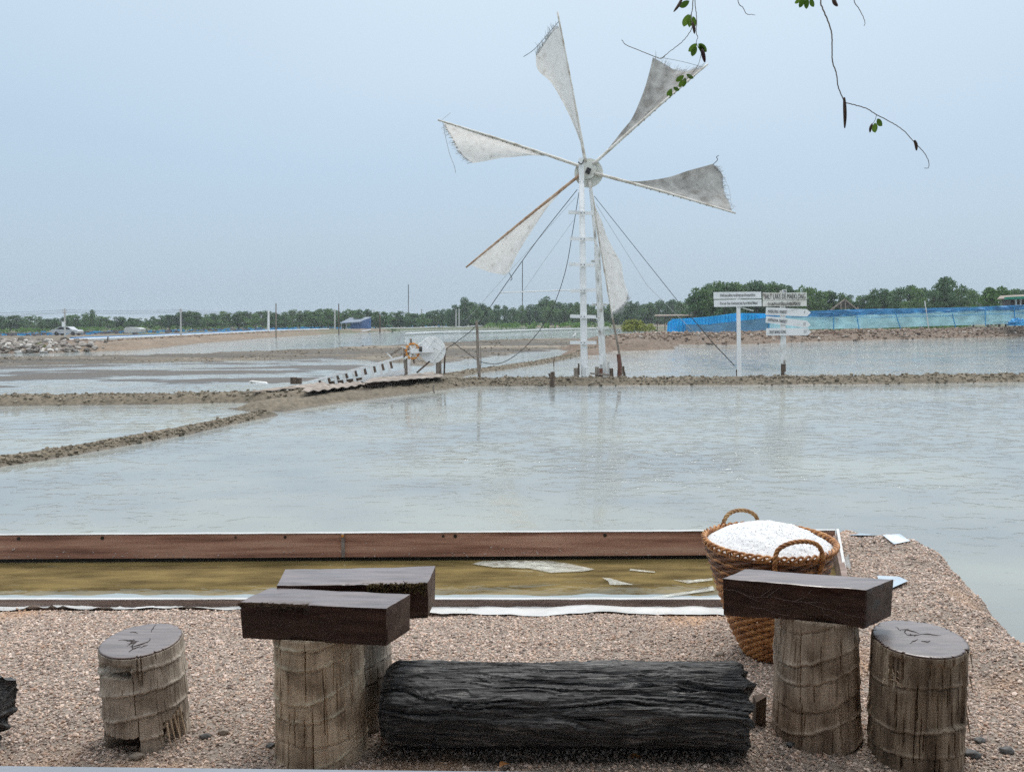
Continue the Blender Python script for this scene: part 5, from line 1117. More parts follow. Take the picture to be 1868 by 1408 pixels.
# tarpaulin-covered load
g = at(241, 609, -.25); YT = g[1]; p = [aty(x, y, YT) for x, y in ((227, 607), (256, 606), (257, 600), (250, 598), (229, 597), (226, 601))]; b = MB(); b.prism(p, (0, 2.0, 0)); tag(b.build('covered_load', M_film, loc=(g[0], g[1], g[2])), 'white sheet covering a boxy load under the far trees', 'tarp')
# parked silver car beyond the bank
g = at(118, 612, -.25); Yc = g[1]; kx = F / Yc; t_ = thing('parked_car', 'silver car parked beyond the bank behind the utility pole', 'car', (g[0], Yc, -.25)); cx_ = g[0]
M_car = mat('silver_car_paint', [(.5, .52, .55), (.58, .6, .62)], (1, 1, 1), .3, 0, metal=.4); M_glass = mat('dark_car_glass', [(.02, .025, .03), (.04, .045, .05)], (1, 1, 1), .1, 0)
body = [(-2.05, .3), (2.05, .3), (2.1, .65), (1.95, .82), (1.2, .92), (.55, 1.38), (-.75, 1.42), (-1.55, .98), (-2.05, .92), (-2.12, .6)]
b = MB(); b.prism([(cx_ + x, Yc, -.25 + z) for x, z in body], (0, 1.7, 0)); b.build('body', M_car, t_)
for pts in ([(1.0, .93), (.5, 1.3), (.0, 1.32), (.0, .94)], [(-.08, .94), (-.08, 1.33), (-.7, 1.34), (-1.3, .98)]): b = MB(); b.prism([(cx_ + x, Yc - .01, -.25 + z) for x, z in pts], (0, .02, 0)); b.build('side_window', M_glass, t_)
for x in (-1.3, 1.3):
    for yy_ in (-.02, 1.52): b = MB(); b.tube([(cx_ + x, Yc + yy_, .07), (cx_ + x, Yc + yy_ + .2, .07)], .32, 14); b.build('wheel', M_rope, t_)

# ------------------------------------------------------------------ blue net enclosure on the right bank
YF = at(1397, 603, .42)[1]
def fx(pts, x): a = np.array(pts, float); return np.interp(x, a[:, 0], a[:, 1])
PF = lambda x, y, d=0.0: aty(x, y, YF + d)
def netmat(name, col, alpha, rough=.6):
    m = bpy.data.materials.new(name); m.use_nodes = True; t = m.node_tree; b = t.nodes['Principled BSDF']; b.inputs['Roughness'].default_value = rough
    co = t.nodes.new('ShaderNodeTexCoord'); n = t.nodes.new('ShaderNodeTexNoise'); n.inputs['Scale'].default_value = .9; n.inputs['Detail'].default_value = 5; t.links.new(co.outputs['Object'], n.inputs['Vector'])
    r = t.nodes.new('ShaderNodeValToRGB'); r.color_ramp.elements[0].position = .3; r.color_ramp.elements[1].position = .7
    r.color_ramp.elements[0].color = (*[q * .75 for q in col], 1); r.color_ramp.elements[1].color = (*[min(1, q * 1.2) for q in col], 1); t.links.new(n.outputs[0], r.inputs[0]); t.links.new(r.outputs[0], b.inputs['Base Color'])
    tr = t.nodes.new('ShaderNodeBsdfTransparent'); tl = t.nodes.new('ShaderNodeBsdfTranslucent'); t.links.new(r.outputs[0], tl.inputs[0]); m1 = t.nodes.new('ShaderNodeMixShader'); m1.inputs[0].default_value = .4
    t.links.new(b.outputs[0], m1.inputs[1]); t.links.new(tl.outputs[0], m1.inputs[2]); ms = t.nodes.new('ShaderNodeMixShader'); ms.inputs[0].default_value = alpha
    t.links.new(tr.outputs[0], ms.inputs[1]); t.links.new(m1.outputs[0], ms.inputs[2]); t.links.new(ms.outputs[0], t.nodes['Material Output'].inputs[0]); return m
N_tarp = netmat('bright_blue_net', (.03, .42, .80), .97); N_low = netmat('grey_blue_net', (.10, .24, .42), .8); N_pale = netmat('pale_cyan_net', (.42, .70, .78), .86); N_roll = netmat('rolled_blue_net', (.06, .26, .52), .95)
t_ = thing('net_fence', 'long blue net fence gathered in pleats at one end on the stony bank', 'fence', (PF(1500, 600)[0], YF, .35))
topA = [(1217, 590), (1226, 582), (1260, 580), (1289, 578), (1320, 574), (1344, 571), (1397, 572), (1405, 570)]
midA = [(1217, 600), (1250, 592), (1290, 592), (1344, 586), (1397, 580), (1405, 578)]
botA = [(1215, 607), (1289, 609.5), (1344, 607), (1397, 602), (1405, 601)]
def curtain(x0, x1, topf, botf, n, k, ple, wave, m, name, dep=0.0):
    G = np.zeros((k, n, 3))
    for j, x in enumerate(np.linspace(x0, x1, n)):
        for i in range(k):
            v_ = i / (k - 1); y = topf(x) * (1 - v_) + botf(x) * v_
            G[i, j] = PF(x + (ple * .5 * math.sin(x * .9 + v_ * 1.3) if ple else 0), y, dep + ple * .12 * math.sin(x * 1.05 + 1.2 * math.sin(v_ * 2)) * (1 - .4 * v_) + wave * noise3(x * .05, v_ * 3, 2))
    b = MB(); b.grid(G); return b.build(name, m, t_, smooth=True)
curtain(1217, 1404, lambda x: fx(topA, x), lambda x: fx(midA, x), 260, 8, 1.6, .1, N_tarp, 'pleated_net')
curtain(1216, 1250, lambda x: fx(midA, x), lambda x: fx(botA, x), 60, 7, 1.4, .1, N_tarp, 'pleated_net', -.05)
curtain(1246, 1404, lambda x: fx(midA, x) - .5, lambda x: fx(botA, x), 120, 7, .3, .2, N_low, 'lower_net', .06)
topB = [(1400, 570), (1480, 567.5), (1560, 564), (1700, 562), (1780, 560), (1868, 556), (2100, 548)]; midB = [(1400, 579), (1480, 576.5), (1560, 575), (1640, 574), (1700, 570), (1790, 568), (1868, 566), (2100, 558)]; botB = [(1400, 601), (1480, 600.5), (1600, 598.5), (1700, 595), (1868, 590), (2100, 582)]
curtain(1402, 2000, lambda x: fx(topB, x), lambda x: fx(midB, x) + 1.2 * math.sin(x * .03), 240, 7, .25, .5, N_roll, 'rolled_net', .12)
curtain(1402, 2000, lambda x: fx(midB, x) - 1.5, lambda x: fx(botB, x), 240, 8, .12, .4, N_pale, 'pale_net', .2)
for x0, y0, x1, y1, m_ in ((1521, 570, 1521, 601, 0), (1562, 570, 1567.5, 600, 0), (1633, 570, 1643, 597, 0), (1687, 549, 1694, 596, 1), (1737, 572, 1743.5, 594, 0), (1797, 566, 1798, 592, 0), (1850, 560, 1852, 591, 0), (1402, 566, 1403, 603, 0), (1930, 556, 1932, 588, 0)):
    b = MB(); b.tube([PF(x1, y1 + 3, .05), PF(x0, y0, .05)], .045 if not m_ else .055, 7); b.build('net_post', M_bluetarp if not m_ else M_paint_old, t_)
for x0, x1, y0, y1 in ((1402, 1555, 577, 576), (1560, 1640, 578, 577), (1640, 1800, 577, 573), (1800, 1990, 573, 565)):
    b = MB(); b.tube(sag(PF(x0, y0, .02), PF(x1, y1, .02), .08), .028, 5); b.build('net_rope', M_bluetarp, t_)
for k, (x, y) in enumerate(((1840, 588), (1855, 584), (1866, 586))): pass
p = PF(1856, 592, -1.0); rg9 = np.random.default_rng(9); A9, B9 = np.meshgrid(np.linspace(0, 2 * math.pi, 60, endpoint=False), np.linspace(0, math.pi / 2, 22)); r9 = 1 + .35 * fbm(np.cos(A9) * 3, np.sin(A9) * 3, B9 * 3, 4) + .12 * fbm(np.cos(A9) * 9, np.sin(A9) * 9, B9 * 8, 3)
b = MB(); b.grid(np.stack([p[0] + .85 * r9 * np.cos(A9) * np.cos(B9), p[1] + .5 * r9 * np.sin(A9) * np.cos(B9), p[2] - .1 + .62 * r9 * np.sin(B9)], -1), True)
tag(b.build('net_heap', M_bluetarp, loc=p, smooth=True), 'crumpled heap of blue netting at the end of the net fence', 'netting')

# ------------------------------------------------------------------ rubble and clods on the banks
def strew(name, pathpx, z, spread, n, smin, smax, cols, label, seed, lift=.05):
    P = path(pathpx, z); sl = np.concatenate([[0], np.cumsum(np.linalg.norm(np.diff(P, axis=0), axis=1))]); rg = np.random.default_rng(seed)
    t = rg.uniform(0, sl[-1], n); x = np.interp(t, sl, P[:, 0]) + rg.normal(0, spread, n) * .6; y = np.interp(t, sl, P[:, 1]) + rg.normal(0, spread, n)
    h = pan_height(x, y)[0]; k = h > WZ + .02; x, y, h = x[k], y[k], h[k]; s = rg.lognormal(math.log((smin * smax) ** .5), .6, len(x)).clip(smin, smax)
    scatter(name, np.stack([x, y, h + s * lift], -1), s, cols, label, 'rubble', seed=seed, rough=.85, flat=.65)
EARTH = [(.09, .075, .055), (.15, .125, .09), (.19, .16, .115), (.23, .19, .14), (.165, .145, .11), (.33, .285, .22)]
strew('mud_clods', [(480, 752), (330, 785), (200, 808), (100, 825), (0, 840), (-200, 872)], WZ + .08, .16, 1500, .008, .05, EARTH, 'lumpy clods of mud along the thin dike', 21)
strew('mud_clods', [(-500, 733), (0, 727), (300, 724), (500, 720), (700, 706), (850, 696), (1000, 695), (1300, 694), (1600, 692), (1868, 688), (2100, 685)], WZ + .12, .40, 6500, .010, .07, EARTH, 'lumpy clods of mud along the broad dike', 22)
strew('mud_clods', [(800, 688), (850, 678), (985, 660), (1106, 634)], WZ + .1, .3, 1500, .015, .05, EARTH, 'lumpy clods of mud along the slanting dike', 25)
FL_ = FLATS[0][0]; rgf = np.random.default_rng(31); lo_, hi_ = FL_.min(0), FL_.max(0); q_ = rgf.uniform([-45, lo_[1]], [25, hi_[1]], (60000, 2)); q_ = q_[inside(q_[:, 0], q_[:, 1], FL_)][:14000]; hq_ = pan_height(q_[:, 0], q_[:, 1])[0]; k_ = (hq_ > WZ + .01) & (fbm(q_[:, 0] * .25, q_[:, 1] * .5, 3.3, 3) > .12); sq_ = rgf.lognormal(math.log(.035), .55, len(q_)).clip(.02, .14)
scatter('mud_clods', np.column_stack([q_, hq_])[k_], sq_[k_], EARTH, 'scattered clods on the bare mud behind the pump', 'rubble', seed=33, rough=.8, flat=.5)
ROCK = [(.08, .055, .04), (.17, .12, .085), (.24, .17, .125), (.13, .10, .08), (.31, .25, .2), (.20, .15, .115), (.48, .43, .38)]
strew('bank_rubble', [(1130, 622), (1220, 613), (1300, 615), (1400, 612), (1600, 608), (1868, 603), (2200, 598)], .2, 1.2, 5200, .05, .20, ROCK, 'reddish stones and earth heaped along the net fence bank', 23)
strew('bank_rubble', [(-400, 630), (0, 628), (70, 630), (130, 628)], .2, 1.5, 2200, .08, .32, [(.08, .07, .06), (.2, .18, .155), (.34, .31, .28), (.12, .1, .085), (.62, .6, .56)], 'grey broken concrete heaped on the left bank', 24)
strew('bank_rubble', [(150, 628), (300, 619), (450, 610), (600, 603)], .05, .9, 2600, .05, .16, [(.13, .095, .065), (.22, .165, .12), (.27, .2, .15), (.34, .29, .24)], 'brown earth clods along the far left bank', 26)
for k, (x, y, L_, an, lb) in enumerate([(1530, 608, 1.3, .5, 'bleached plank lying on the stony bank below the first net post'), (1505, 611, 2.2, .25, 'long grey branch lying at the waterline of the stony bank'), (1845, 608, 1.0, -.3, 'short bleached plank on the stony bank near the net heap'), (1570, 609, .9, 1.0, 'short pale stick on the stony bank between two net posts'), (1510, 621, 2.0, .05, 'dark plank floating at the foot of the stony bank')]):
    g = ground_at(x, y, .1); b = MB(); d_ = np.array([math.cos(an), math.sin(an) * .6, .25 if k in (0, 3) else .02]); g[2] = max(gz(g[0], g[1]), WZ) + .08; b.beam(g - d_ * L_ / 2, g + d_ * L_ / 2, .12, .07); tag(b.build('driftwood', M_timber if k != 4 else M_redpost, loc=g), lb, 'driftwood')

# ------------------------------------------------------------------ plants
def leafmat(name, c0, c1, transl=.25):
    m = bpy.data.materials.new(name); m.use_nodes = True; t = m.node_tree; b = t.nodes['Principled BSDF']; L = t.links.new; b.inputs['Roughness'].default_value = .65; b.inputs['Specular IOR Level'].default_value = .25
    oi = t.nodes.new('ShaderNodeObjectInfo'); co = t.nodes.new('ShaderNodeTexCoord'); n = t.nodes.new('ShaderNodeTexNoise'); n.inputs['Scale'].default_value = 1.3; n.inputs['Detail'].default_value = 4; L(co.outputs['Object'], n.inputs['Vector'])
    s = t.nodes.new('ShaderNodeMath'); s.operation = 'MULTIPLY_ADD'; s.inputs[1].default_value = .45; L(oi.outputs['Random'], s.inputs[0]); L(n.outputs[0], s.inputs[2])
    r = t.nodes.new('ShaderNodeValToRGB'); r.color_ramp.elements[0].position = .35; r.color_ramp.elements[1].position = 1.05 if False else 1.0; r.color_ramp.elements[0].color = (*c0, 1); r.color_ramp.elements[1].color = (*c1, 1); L(s.outputs[0], r.inputs[0]); L(r.outputs[0], b.inputs['Base Color'])
    tr = t.nodes.new('ShaderNodeBsdfTranslucent'); L(r.outputs[0], tr.inputs[0]); ms = t.nodes.new('ShaderNodeMixShader'); ms.inputs[0].default_value = transl; L(b.outputs[0], ms.inputs[1]); L(tr.outputs[0], ms.inputs[2]); L(ms.outputs[0], t.nodes['Material Output'].inputs[0]); return m
F_dark = leafmat('dark_mangrove_leaf', (.036, .088, .040), (.10, .19, .078)); F_mid = leafmat('mid_green_leaf', (.05, .11, .04), (.13, .23, .075)); F_light = leafmat('light_green_leaf', (.05, .12, .025), (.13, .24, .06)); F_olive = leafmat('olive_leaf', (.17, .20, .04), (.38, .40, .10))
M_trunk = mat('tree_trunk', [(.06, .05, .04), (.14, .12, .1)], (4, 4, 1), .85, 0)
def leaves(rg, blobs, n, size):
    V = []; F_ = []
    w_ = np.array([b_[3] ** 2 for b_ in blobs]); w_ = w_ / w_.sum(); pick = rg.choice(len(blobs), n, p=w_)
    d = rg.normal(size=(n, 3)); d /= np.linalg.norm(d, axis=1)[:, None]; d[:, 2] = np.where(d[:, 2] < -.5, -d[:, 2], d[:, 2]); rr = rg.uniform(.55, 1.08, n)
    B_ = np.array([b_[:3] for b_ in blobs])[pick]; R_ = np.array([b_[3] for b_ in blobs])[pick]; c_ = B_ + d * (R_ * rr)[:, None] * np.array([1, 1, .85])
    a = rg.normal(size=(n, 3)); a = a + d * .3; a /= np.linalg.norm(a, axis=1)[:, None]; b2 = np.cross(a, d + rg.normal(0, .5, (n, 3))); b2 /= np.linalg.norm(b2, axis=1)[:, None]
    s = size * rg.uniform(.6, 1.3, n)[:, None]
    V = np.stack([c_ - a * s, c_ - b2 * s * .55, c_ + a * s, c_ + b2 * s * .55], 1).reshape(-1, 3); F_ = np.arange(4 * n).reshape(n, 4); return V, F_
def proto_tree(seed, w_, nb, n, m, size=.2, trunk_h=.3, tall=False, gap=1.0, low=.12):
    """unit-height tree: a tapering trunk with limbs, and a crown of separate leaf clumps"""
    rg = np.random.default_rng(seed); blobs = []
    for k in range(nb):
        a = rg.uniform(0, 6.28); z = rg.uniform(low, .9); r_ = w_ * (1 - ((z - .42) / .62) ** 2) * rg.uniform(.1, .95) if not tall else w_ * rg.uniform(.1, .8) * (1.15 - z)
        blobs.append((r_ * math.cos(a), r_ * math.sin(a), z, rg.uniform(.085, .17) * gap))
    blobs.append((0, 0, .84, .12)); v, f = leaves(rg, blobs, n, size * .2)
    mc = bpy.data.meshes.new('crown'); mc.from_pydata(v.tolist(), [], f.tolist()); mc.materials.append(m)
    b = MB(); b.tube([(0, 0, -.03), (.012, .0, .2), (-.01, .01, .45), (.0, 0, .78)], [.03, .024, .016, .006], 7)
    for bl in blobs[:8]: b.tube([(0, 0, rg.uniform(.2, .45)), (bl[0] * .5, bl[1] * .5, bl[2] - .12), (bl[0], bl[1], bl[2])], [.012, .008, .003], 5)
    mt = bpy.data.meshes.new('trunk'); mt.from_pydata(b.v, [], b.f); mt.materials.append(M_trunk); return mc, mt
PT = [proto_tree(100 + i, .30 + .03 * (i % 4), 20 + 2 * i, 1900, F_dark if i % 2 else F_mid, .15 + .01 * (i % 3)) for i in range(8)]
PTALL = [proto_tree(120 + i, .26, 15, 1300, F_dark, .15, tall=True) for i in range(3)]
PLOOSE = [proto_tree(130 + i, .36, 14, 900, F_mid, .15, gap=.85, low=.3) for i in range(2)]
PLIGHT = [proto_tree(140 + i, .36, 16, 1500, F_light, .17) for i in range(2)]
NT = [0]
def tree(px, top, d, protos, label, group, wide=1.0, name='tree'):
    p = aty(px, top, d); z0 = gz(p[0], p[1]) if d < 290 else -.3; h = p[2] - z0; mc, mt = protos[NT[0] % len(protos)]; NT[0] += 1
    t = thing(name, label, 'tree', (p[0], d, z0), group); t.scale = (h * wide, h * wide, h * 1.02); t.rotation_euler.z = RNG.uniform(0, 6.28)
    for nm, me in (('crown', mc), ('trunk', mt)): o = bpy.data.objects.new(nm, me); C.objects.link(o); o.parent = t
    return t
TOPL = [(-300, 577), (0, 575), (100, 577), (150, 573), (190, 577), (270, 577), (300, 570), (340, 568), (450, 568), (520, 566), (600, 563), (700, 566), (760, 568), (800, 563), (835, 556), (850, 546), (868, 552), (900, 558), (950, 558), (980, 551), (1000, 541), (1016, 552), (1050, 548), (1085, 552), (1110, 550), (1150, 549), (1200, 548), (1240, 546), (1260, 550)]
GL, GC, GR = 'trees of the low far belt', 'trees of the belt behind the mill', 'trees behind the net fence'
x = -240.0
while x < 1262:
    d = 205 + RNG.uniform(-14, 14) + (25 if x > 780 else 0); tp_ = fx(TOPL, x) + RNG.uniform(-1.0, 4.0)
    cen = x > 780
    tree(x, tp_, d, (PTALL if cen and RNG.random() < .3 else (PLOOSE if RNG.random() < .2 else PT)), 'bushy green tree in the belt behind the windmill' if cen else 'low bushy mangrove tree in the long belt beyond the left pans', GC if cen else GL, wide=RNG.uniform(1.1, 1.9) if not cen else RNG.uniform(.85, 1.3), name='mangrove_tree')
    x += RNG.uniform(11, 17) if not cen else RNG.uniform(10, 16)
tree(167, 565, 196, PT, 'taller rounded tree standing out of the low belt right of the car', None, .85)
tree(848, 544, 232, PTALL, 'tall pointed tree at the left start of the belt behind the mill', None, 1.0)
tree(997, 538, 232, PTALL, 'tall narrow tree behind the slack drive rope', None, 1.0)
TOPR = [(1262, 541), (1275, 525), (1290, 521), (1307, 517), (1331, 514), (1366, 513), (1407, 517), (1430, 520), (1446, 525), (1456, 535)]
for x in (1268, 1281, 1295, 1309, 1324, 1338, 1352, 1367, 1382, 1396, 1410, 1424, 1438, 1449):
    tree(x, fx(TOPR, x) + RNG.uniform(-1, 2), 128 + RNG.uniform(-5, 6), PT, 'dense dark tree of the rounded grove behind the white signs', 'trees of the rounded grove', 1.0)
TOPR2 = [(1455, 532), (1477, 520), (1498, 526), (1521, 533), (1563, 538), (1577, 537), (1598, 525), (1625, 528), (1652, 522), (1677, 521), (1698, 527), (1715, 520), (1745, 524), (1771, 529), (1789, 531), (1850, 525), (1900, 520), (2000, 520), (2100, 525)]
for x in list(range(1462, 2060, 15)):
    if 1790 < x < 1834: continue
    tree(x + RNG.uniform(-3, 3), fx(TOPR2, x) + RNG.uniform(0, 3), 135 + RNG.uniform(-6, 10), PT if RNG.random() < .7 else PLOOSE, 'green tree in the uneven row behind the net fence', GR, .9)
tree(1722, 505, 124, PTALL, 'tallest dark tree rising above the row behind the net fence', None, 1.0)
tree(1733, 508, 126, PTALL, 'second tall dark tree leaning into the tallest one', None, .8)
tree(1755, 516, 124, PLOOSE, 'thin tree with loose open crown right of the tallest tree', None, .8)
tree(1471, 521, 126, PLOOSE, 'feathery open tree at the left end of the row behind the net fence', None, .8)
tree(1668, 520, 126, PLOOSE, 'feathery open tree midway along the row behind the net fence', None, .8)
tree(1806, 524, 105, PLIGHT, 'bright green bushy tree beside the green-roofed hut', None, 1.0)
tree(1825, 525, 108, PLIGHT, 'bright green tree half behind the green-roofed hut', None, .9)
# far wood that closes the belt behind the single trees
rg = np.random.default_rng(77); bl = []
for x in np.arange(-700, 2300, 7.0):
    tp_ = (fx(TOPL, x) if x < 1262 else (fx(TOPR, x) + 12 if x < 1456 else fx(TOPR2, x) + 10)) + 7 + rg.uniform(-1, 4); d = 262 + rg.uniform(-12, 12); p = aty(x, tp_, d)
    zt = p[2] - 1.2
    while zt > -.5: bl.append((p[0] + rg.normal(0, .6), d + rg.normal(0, 1), zt, rg.uniform(1.0, 1.7))); zt -= 1.6
v, f = leaves(rg, bl, 60000, .6); tag(mesh_obj('far_wood', v, f, F_dark), 'dark green mass of far woodland behind the single trees', 'woodland', kind='stuff')
# light green scrub before the belts
bl = []
for k in range(420):
    x = rg.uniform(-250, 760); p = at(x, 606.5 - x * .0165 + rg.uniform(-3, 1.5), -.2); bl.append((p[0], p[1], -.1 + rg.uniform(0, .4), rg.uniform(.35, .8)))
for k in range(200):
    x = rg.uniform(1235, 1760); d = rg.uniform(92, 118); p = aty(x, 575, d); bl.append((p[0], d, rg.uniform(.2, 1.0), rg.uniform(.5, 1.1)))
for k in range(60):
    x = rg.uniform(880, 1110); d = rg.uniform(150, 190); p = aty(x, 580, d); bl.append((p[0], d, rg.uniform(.0, .6), rg.uniform(.4, .9)))
v, f = leaves(rg, bl, 26000, .22); tag(mesh_obj('scrub', v, f, F_light), 'light green scrub growing along the foot of the tree belts', 'scrub', kind='stuff')
def bush(px, base_y, wpx, hpx, m, label, z=.0, n=3200):
    g = ground_at(px, base_y, z); k = g[1] / F; rg2 = np.random.default_rng(int(px)); w_, h_ = wpx * k / 2, hpx * k; bl = []
    for q in range(16):
        a = rg2.uniform(0, 6.28); r_ = rg2.uniform(0, .75); bl.append((g[0] + r_ * w_ * math.cos(a), g[1] + r_ * w_ * .6 * math.sin(a), g[2] + h_ * (.25 + .45 * (1 - r_)) * rg2.uniform(.6, 1.1), h_ * rg2.uniform(.22, .36)))
    v, f = leaves(rg2, bl, n, h_ * .06); t = thing('bush', label, 'bush', g); mesh_obj('foliage', v, f, m, t)
    b = MB()
    for q in bl[:6]: b.tube([g, (np.array(q[:3]) + g) / 2 + np.array([.03, 0, .02]), np.array(q[:3])], [.03, .02, .008], 5)
    b.build('stem', M_trunk, t)
bush(1160, 612, 72, 32, F_olive, 'round yellow-green bush on the bank by the end of the blue net', .0)
bush(1192, 607, 26, 8, F_mid, 'low green creeper beside the round yellow-green bush', .1, 900)
bush(73, 640, 38, 16, F_olive, 'small olive bush on the grey rubble heap', .1, 1400)
bush(715, 606, 45, 7, F_mid, 'low green weed patch on the flats beside the wandering pipe', -.05, 900)

# ------------------------------------------------------------------ huts on the right and a low plank shelter
g = aty(1541, 575, 92); YH = 92; t_ = thing('hut', 'small open A-frame hut with grey timber rafters behind the net fence', 'hut', (g[0], YH, gz(g[0], YH))); PH = lambda x, y, d=0.0: aty(x, y, YH + d)
M_thatch = mat('grey_thatch', [(.05, .045, .04), (.12, .11, .095)], (2, 2, 6), .9, .3)
b = MB(); b.hexa([PH(1519, 562, .2), PH(1563, 562, .2), PH(1563, 562, 3), PH(1519, 562, 3)], [PH(1540, 547.6, .2), PH(1541.5, 547.6, .2), PH(1541.5, 547.6, 3), PH(1540, 547.6, 3)]); b.build('roof', M_thatch, t_)
for a_, b_ in (((1515, 566), (1541.5, 546)), ((1566, 566), (1541, 546))): b = MB(); b.beam(PH(*a_), PH(*b_), .14, .14, (0, 1, 0)); b.build('rafter', M_timber, t_)
for x, y in ((1542, 548), (1520, 560), (1565, 559), (1534, 553)): b = MB(); b.beam(PH(x, 580, .05), PH(x, y, .05), .12, .12, (0, 1, 0)); b.build('post', M_timber, t_)
g = aty(1850, 580, 80); YH = 80; t_ = thing('hut', 'grey board hut with green-edged roof at the end of the net fence', 'hut', (g[0], YH, gz(g[0], YH)))
for k, x in enumerate(np.linspace(1829, 1842, 5)): b = MB(); b.beam(PH(x, 574), PH(x, 544), .16, .05, (0, 1, 0)); b.build('wall_board', M_timber, t_)
b = MB(); b.hexa([PH(1829, 575, .3), PH(1920, 572, .3), PH(1920, 572, 3), PH(1829, 575, 3)], [PH(1829, 545, .3), PH(1920, 542, .3), PH(1920, 542, 3), PH(1829, 545, 3)]); b.build('inner_wall', M_darkpost, t_)
b = MB(); b.hexa([PH(1819, 546.5, -.8), PH(1925, 542, -.8), PH(1925, 536, 3.4), PH(1825, 541, 3.4)], [PH(1819, 545, -.8), PH(1925, 540.5, -.8), PH(1925, 534.5, 3.4), PH(1825, 539.5, 3.4)]); rf = b.build('roof', M_timber, t_)
M_green = mat('green_tarp', [(.01, .16, .10), (.03, .28, .18)], (1, 1, 1), .5, .1); b = MB(); b.hexa([PH(1832, 546.5, -.9), PH(1925, 543.5, -.9), PH(1925, 543.5, -.85), PH(1832, 546.5, -.85)], [PH(1832, 542, -.9), PH(1925, 538, -.9), PH(1925, 538, -.85), PH(1832, 542, -.85)]); b.build('green_edge', M_green, rf)
for x, m_ in ((1853, M_paint_old), (1861.5, M_bamboo), (1880, M_timber)): b = MB(); b.beam(PH(x, 578, -.4), PH(x, 545, -.4), .13, .13, (0, 1, 0)); b.build('post', m_, t_)
b = MB(); b.box(PH(1861, 562, -.5), (.5, .3, .45)); b.build('white_crate', M_paint, t_)
g = at(1212, 598, .2); YH = g[1]; t_ = thing('plank_shelter', 'low dark plank shelter on short posts beside the pleated blue net', 'shelter', (g[0], YH, .0))
b = MB(); b.hexa([PH(1193, 577.5, -.6), PH(1262, 577, -.6), PH(1262, 575.5, 1.2), PH(1196, 575.5, 1.2)], [PH(1193, 576, -.6), PH(1262, 575, -.6), PH(1262, 573.5, 1.2), PH(1196, 574, 1.2)]); b.build('plank_roof', M_timber, t_)
for x in (1213, 1199, 1255): b = MB(); b.beam(PH(x, 603), PH(x, 577), .12, .12, (0, 1, 0)); b.build('post', M_darkpost, t_)
# white egret at the far pond edge
g = at(1048, 617, -.33); YE = g[1]; k = YE / F; t_ = thing('egret', 'white egret standing at the edge of the distant pond left of the mill pole', 'bird', g)
M_white = mat('white_feather', [(.75, .76, .76), (.85, .85, .85)], (9, 9, 9), .7, 0)
b = MB(); b.tube(spline([g + np.array(q) * k for q in ((-3.2, 0, 3.6), (-1.2, 0, 4.6), (1.0, 0, 6.2), (1.2, 0, 8.8), (.4, 0, 10.6), (1.0, 0, 12.2), (2.0, 0, 12.4), (3.6, 0, 12.0))], 6), np.interp(np.linspace(0, 1, 43), [0, .15, .32, .45, .7, .84, .9, 1], [.3 * k, 1.5 * k, 1.9 * k, .9 * k, .55 * k, .7 * k, .6 * k, .1 * k]), 9); b.build('body', M_white, t_, smooth=True)
for s_ in (-.5, .6): b = MB(); b.tube([g + np.array([s_ * k, 0, -.02]), g + np.array([s_ * k, 0, 4 * k])], .25 * k, 5); b.build('leg', M_rope, t_)

# ------------------------------------------------------------------ tree overhead: its twigs hang into the frame
YB = 2.35
tb = thing('overhanging_tree', 'thin hanging twigs with small green leaves and brown pods from an overhead tree', 'tree', (4.7, 2.3, 0))
M_twig = mat('twig_bark', [(.20, .18, .165), (.36, .33, .30)], (40, 40, 40), .8, .2); M_pod = mat('brown_pod', [(.05, .03, .025), (.13, .085, .06)], (40, 40, 40), .6, .2); M_podp = mat('purple_pod', [(.03, .012, .02), (.08, .03, .045)], (40, 40, 40), .5, .2); M_leaf = leafmat('twig_leaf', (.04, .10, .015), (.14, .25, .04), .35)
PB = lambda x, y, d=0.0: aty(x, y, YB + d)
b = MB(); b.tube(spline([(4.7, 2.3, -.6), (4.75, 2.3, 1.2), (4.6, 2.35, 2.3), (4.2, YB, 3.0)], 6), np.linspace(.16, .09, 19), 12); b.build('trunk', M_trunk, tb, smooth=True)
b = MB(); b.tube(spline([(4.2, YB, 3.0), (2.9, YB, 3.18), (1.6, YB, 3.05), (.5, YB, 2.95)], 6), np.linspace(.07, .014, 19), 9); b.build('limb', M_trunk, tb, smooth=True)
def leaf_mesh(par, px, py, L_, an, m=None):
    p = PB(px, py, RNG.uniform(-.02, .02)); q = np.linspace(0, 1, 7); wd = .30 * L_ * np.sin(q * math.pi) ** .65; ca, sa = math.cos(an), math.sin(an); tw = RNG.uniform(-.6, .6); G = []
    for j in (-1, 0, 1):
        lx = q * L_; ly = wd * j; G.append(np.stack([p[0] + lx * ca - ly * sa * math.cos(tw), p[1] + ly * math.sin(tw) + .012 * q + np.abs(ly) * .3, p[2] + lx * sa + ly * ca * math.cos(tw)], -1))
    b = MB(); b.grid(np.array(G)); return b.build('leaf', m or M_leaf, par, smooth=True)
def pod(par, pts, r, m):
    S_ = spline([PB(x, y) for x, y in pts], 5); n = len(S_); b = MB(); b.tube(S_, r * np.clip(np.sin(np.linspace(.08, .97, n) * math.pi) ** .5, .2, 1), 7); return b.build('pod', m, par, smooth=True)
def twig(pts, r0, r1, d=0.0):
    S_ = spline([PB(x, y, d) for x, y in pts], 7); S_ = S_ + .0015 * np.stack([noise3(np.arange(len(S_)) * .7, 1, r0 * 999), 0 * S_[:, 0], noise3(np.arange(len(S_)) * .7, 5, r0 * 999)], -1); b = MB(); b.tube(S_, .8 * np.linspace(r0, r1, len(S_)), 6); return b.build('twig', M_twig, tb, smooth=True)
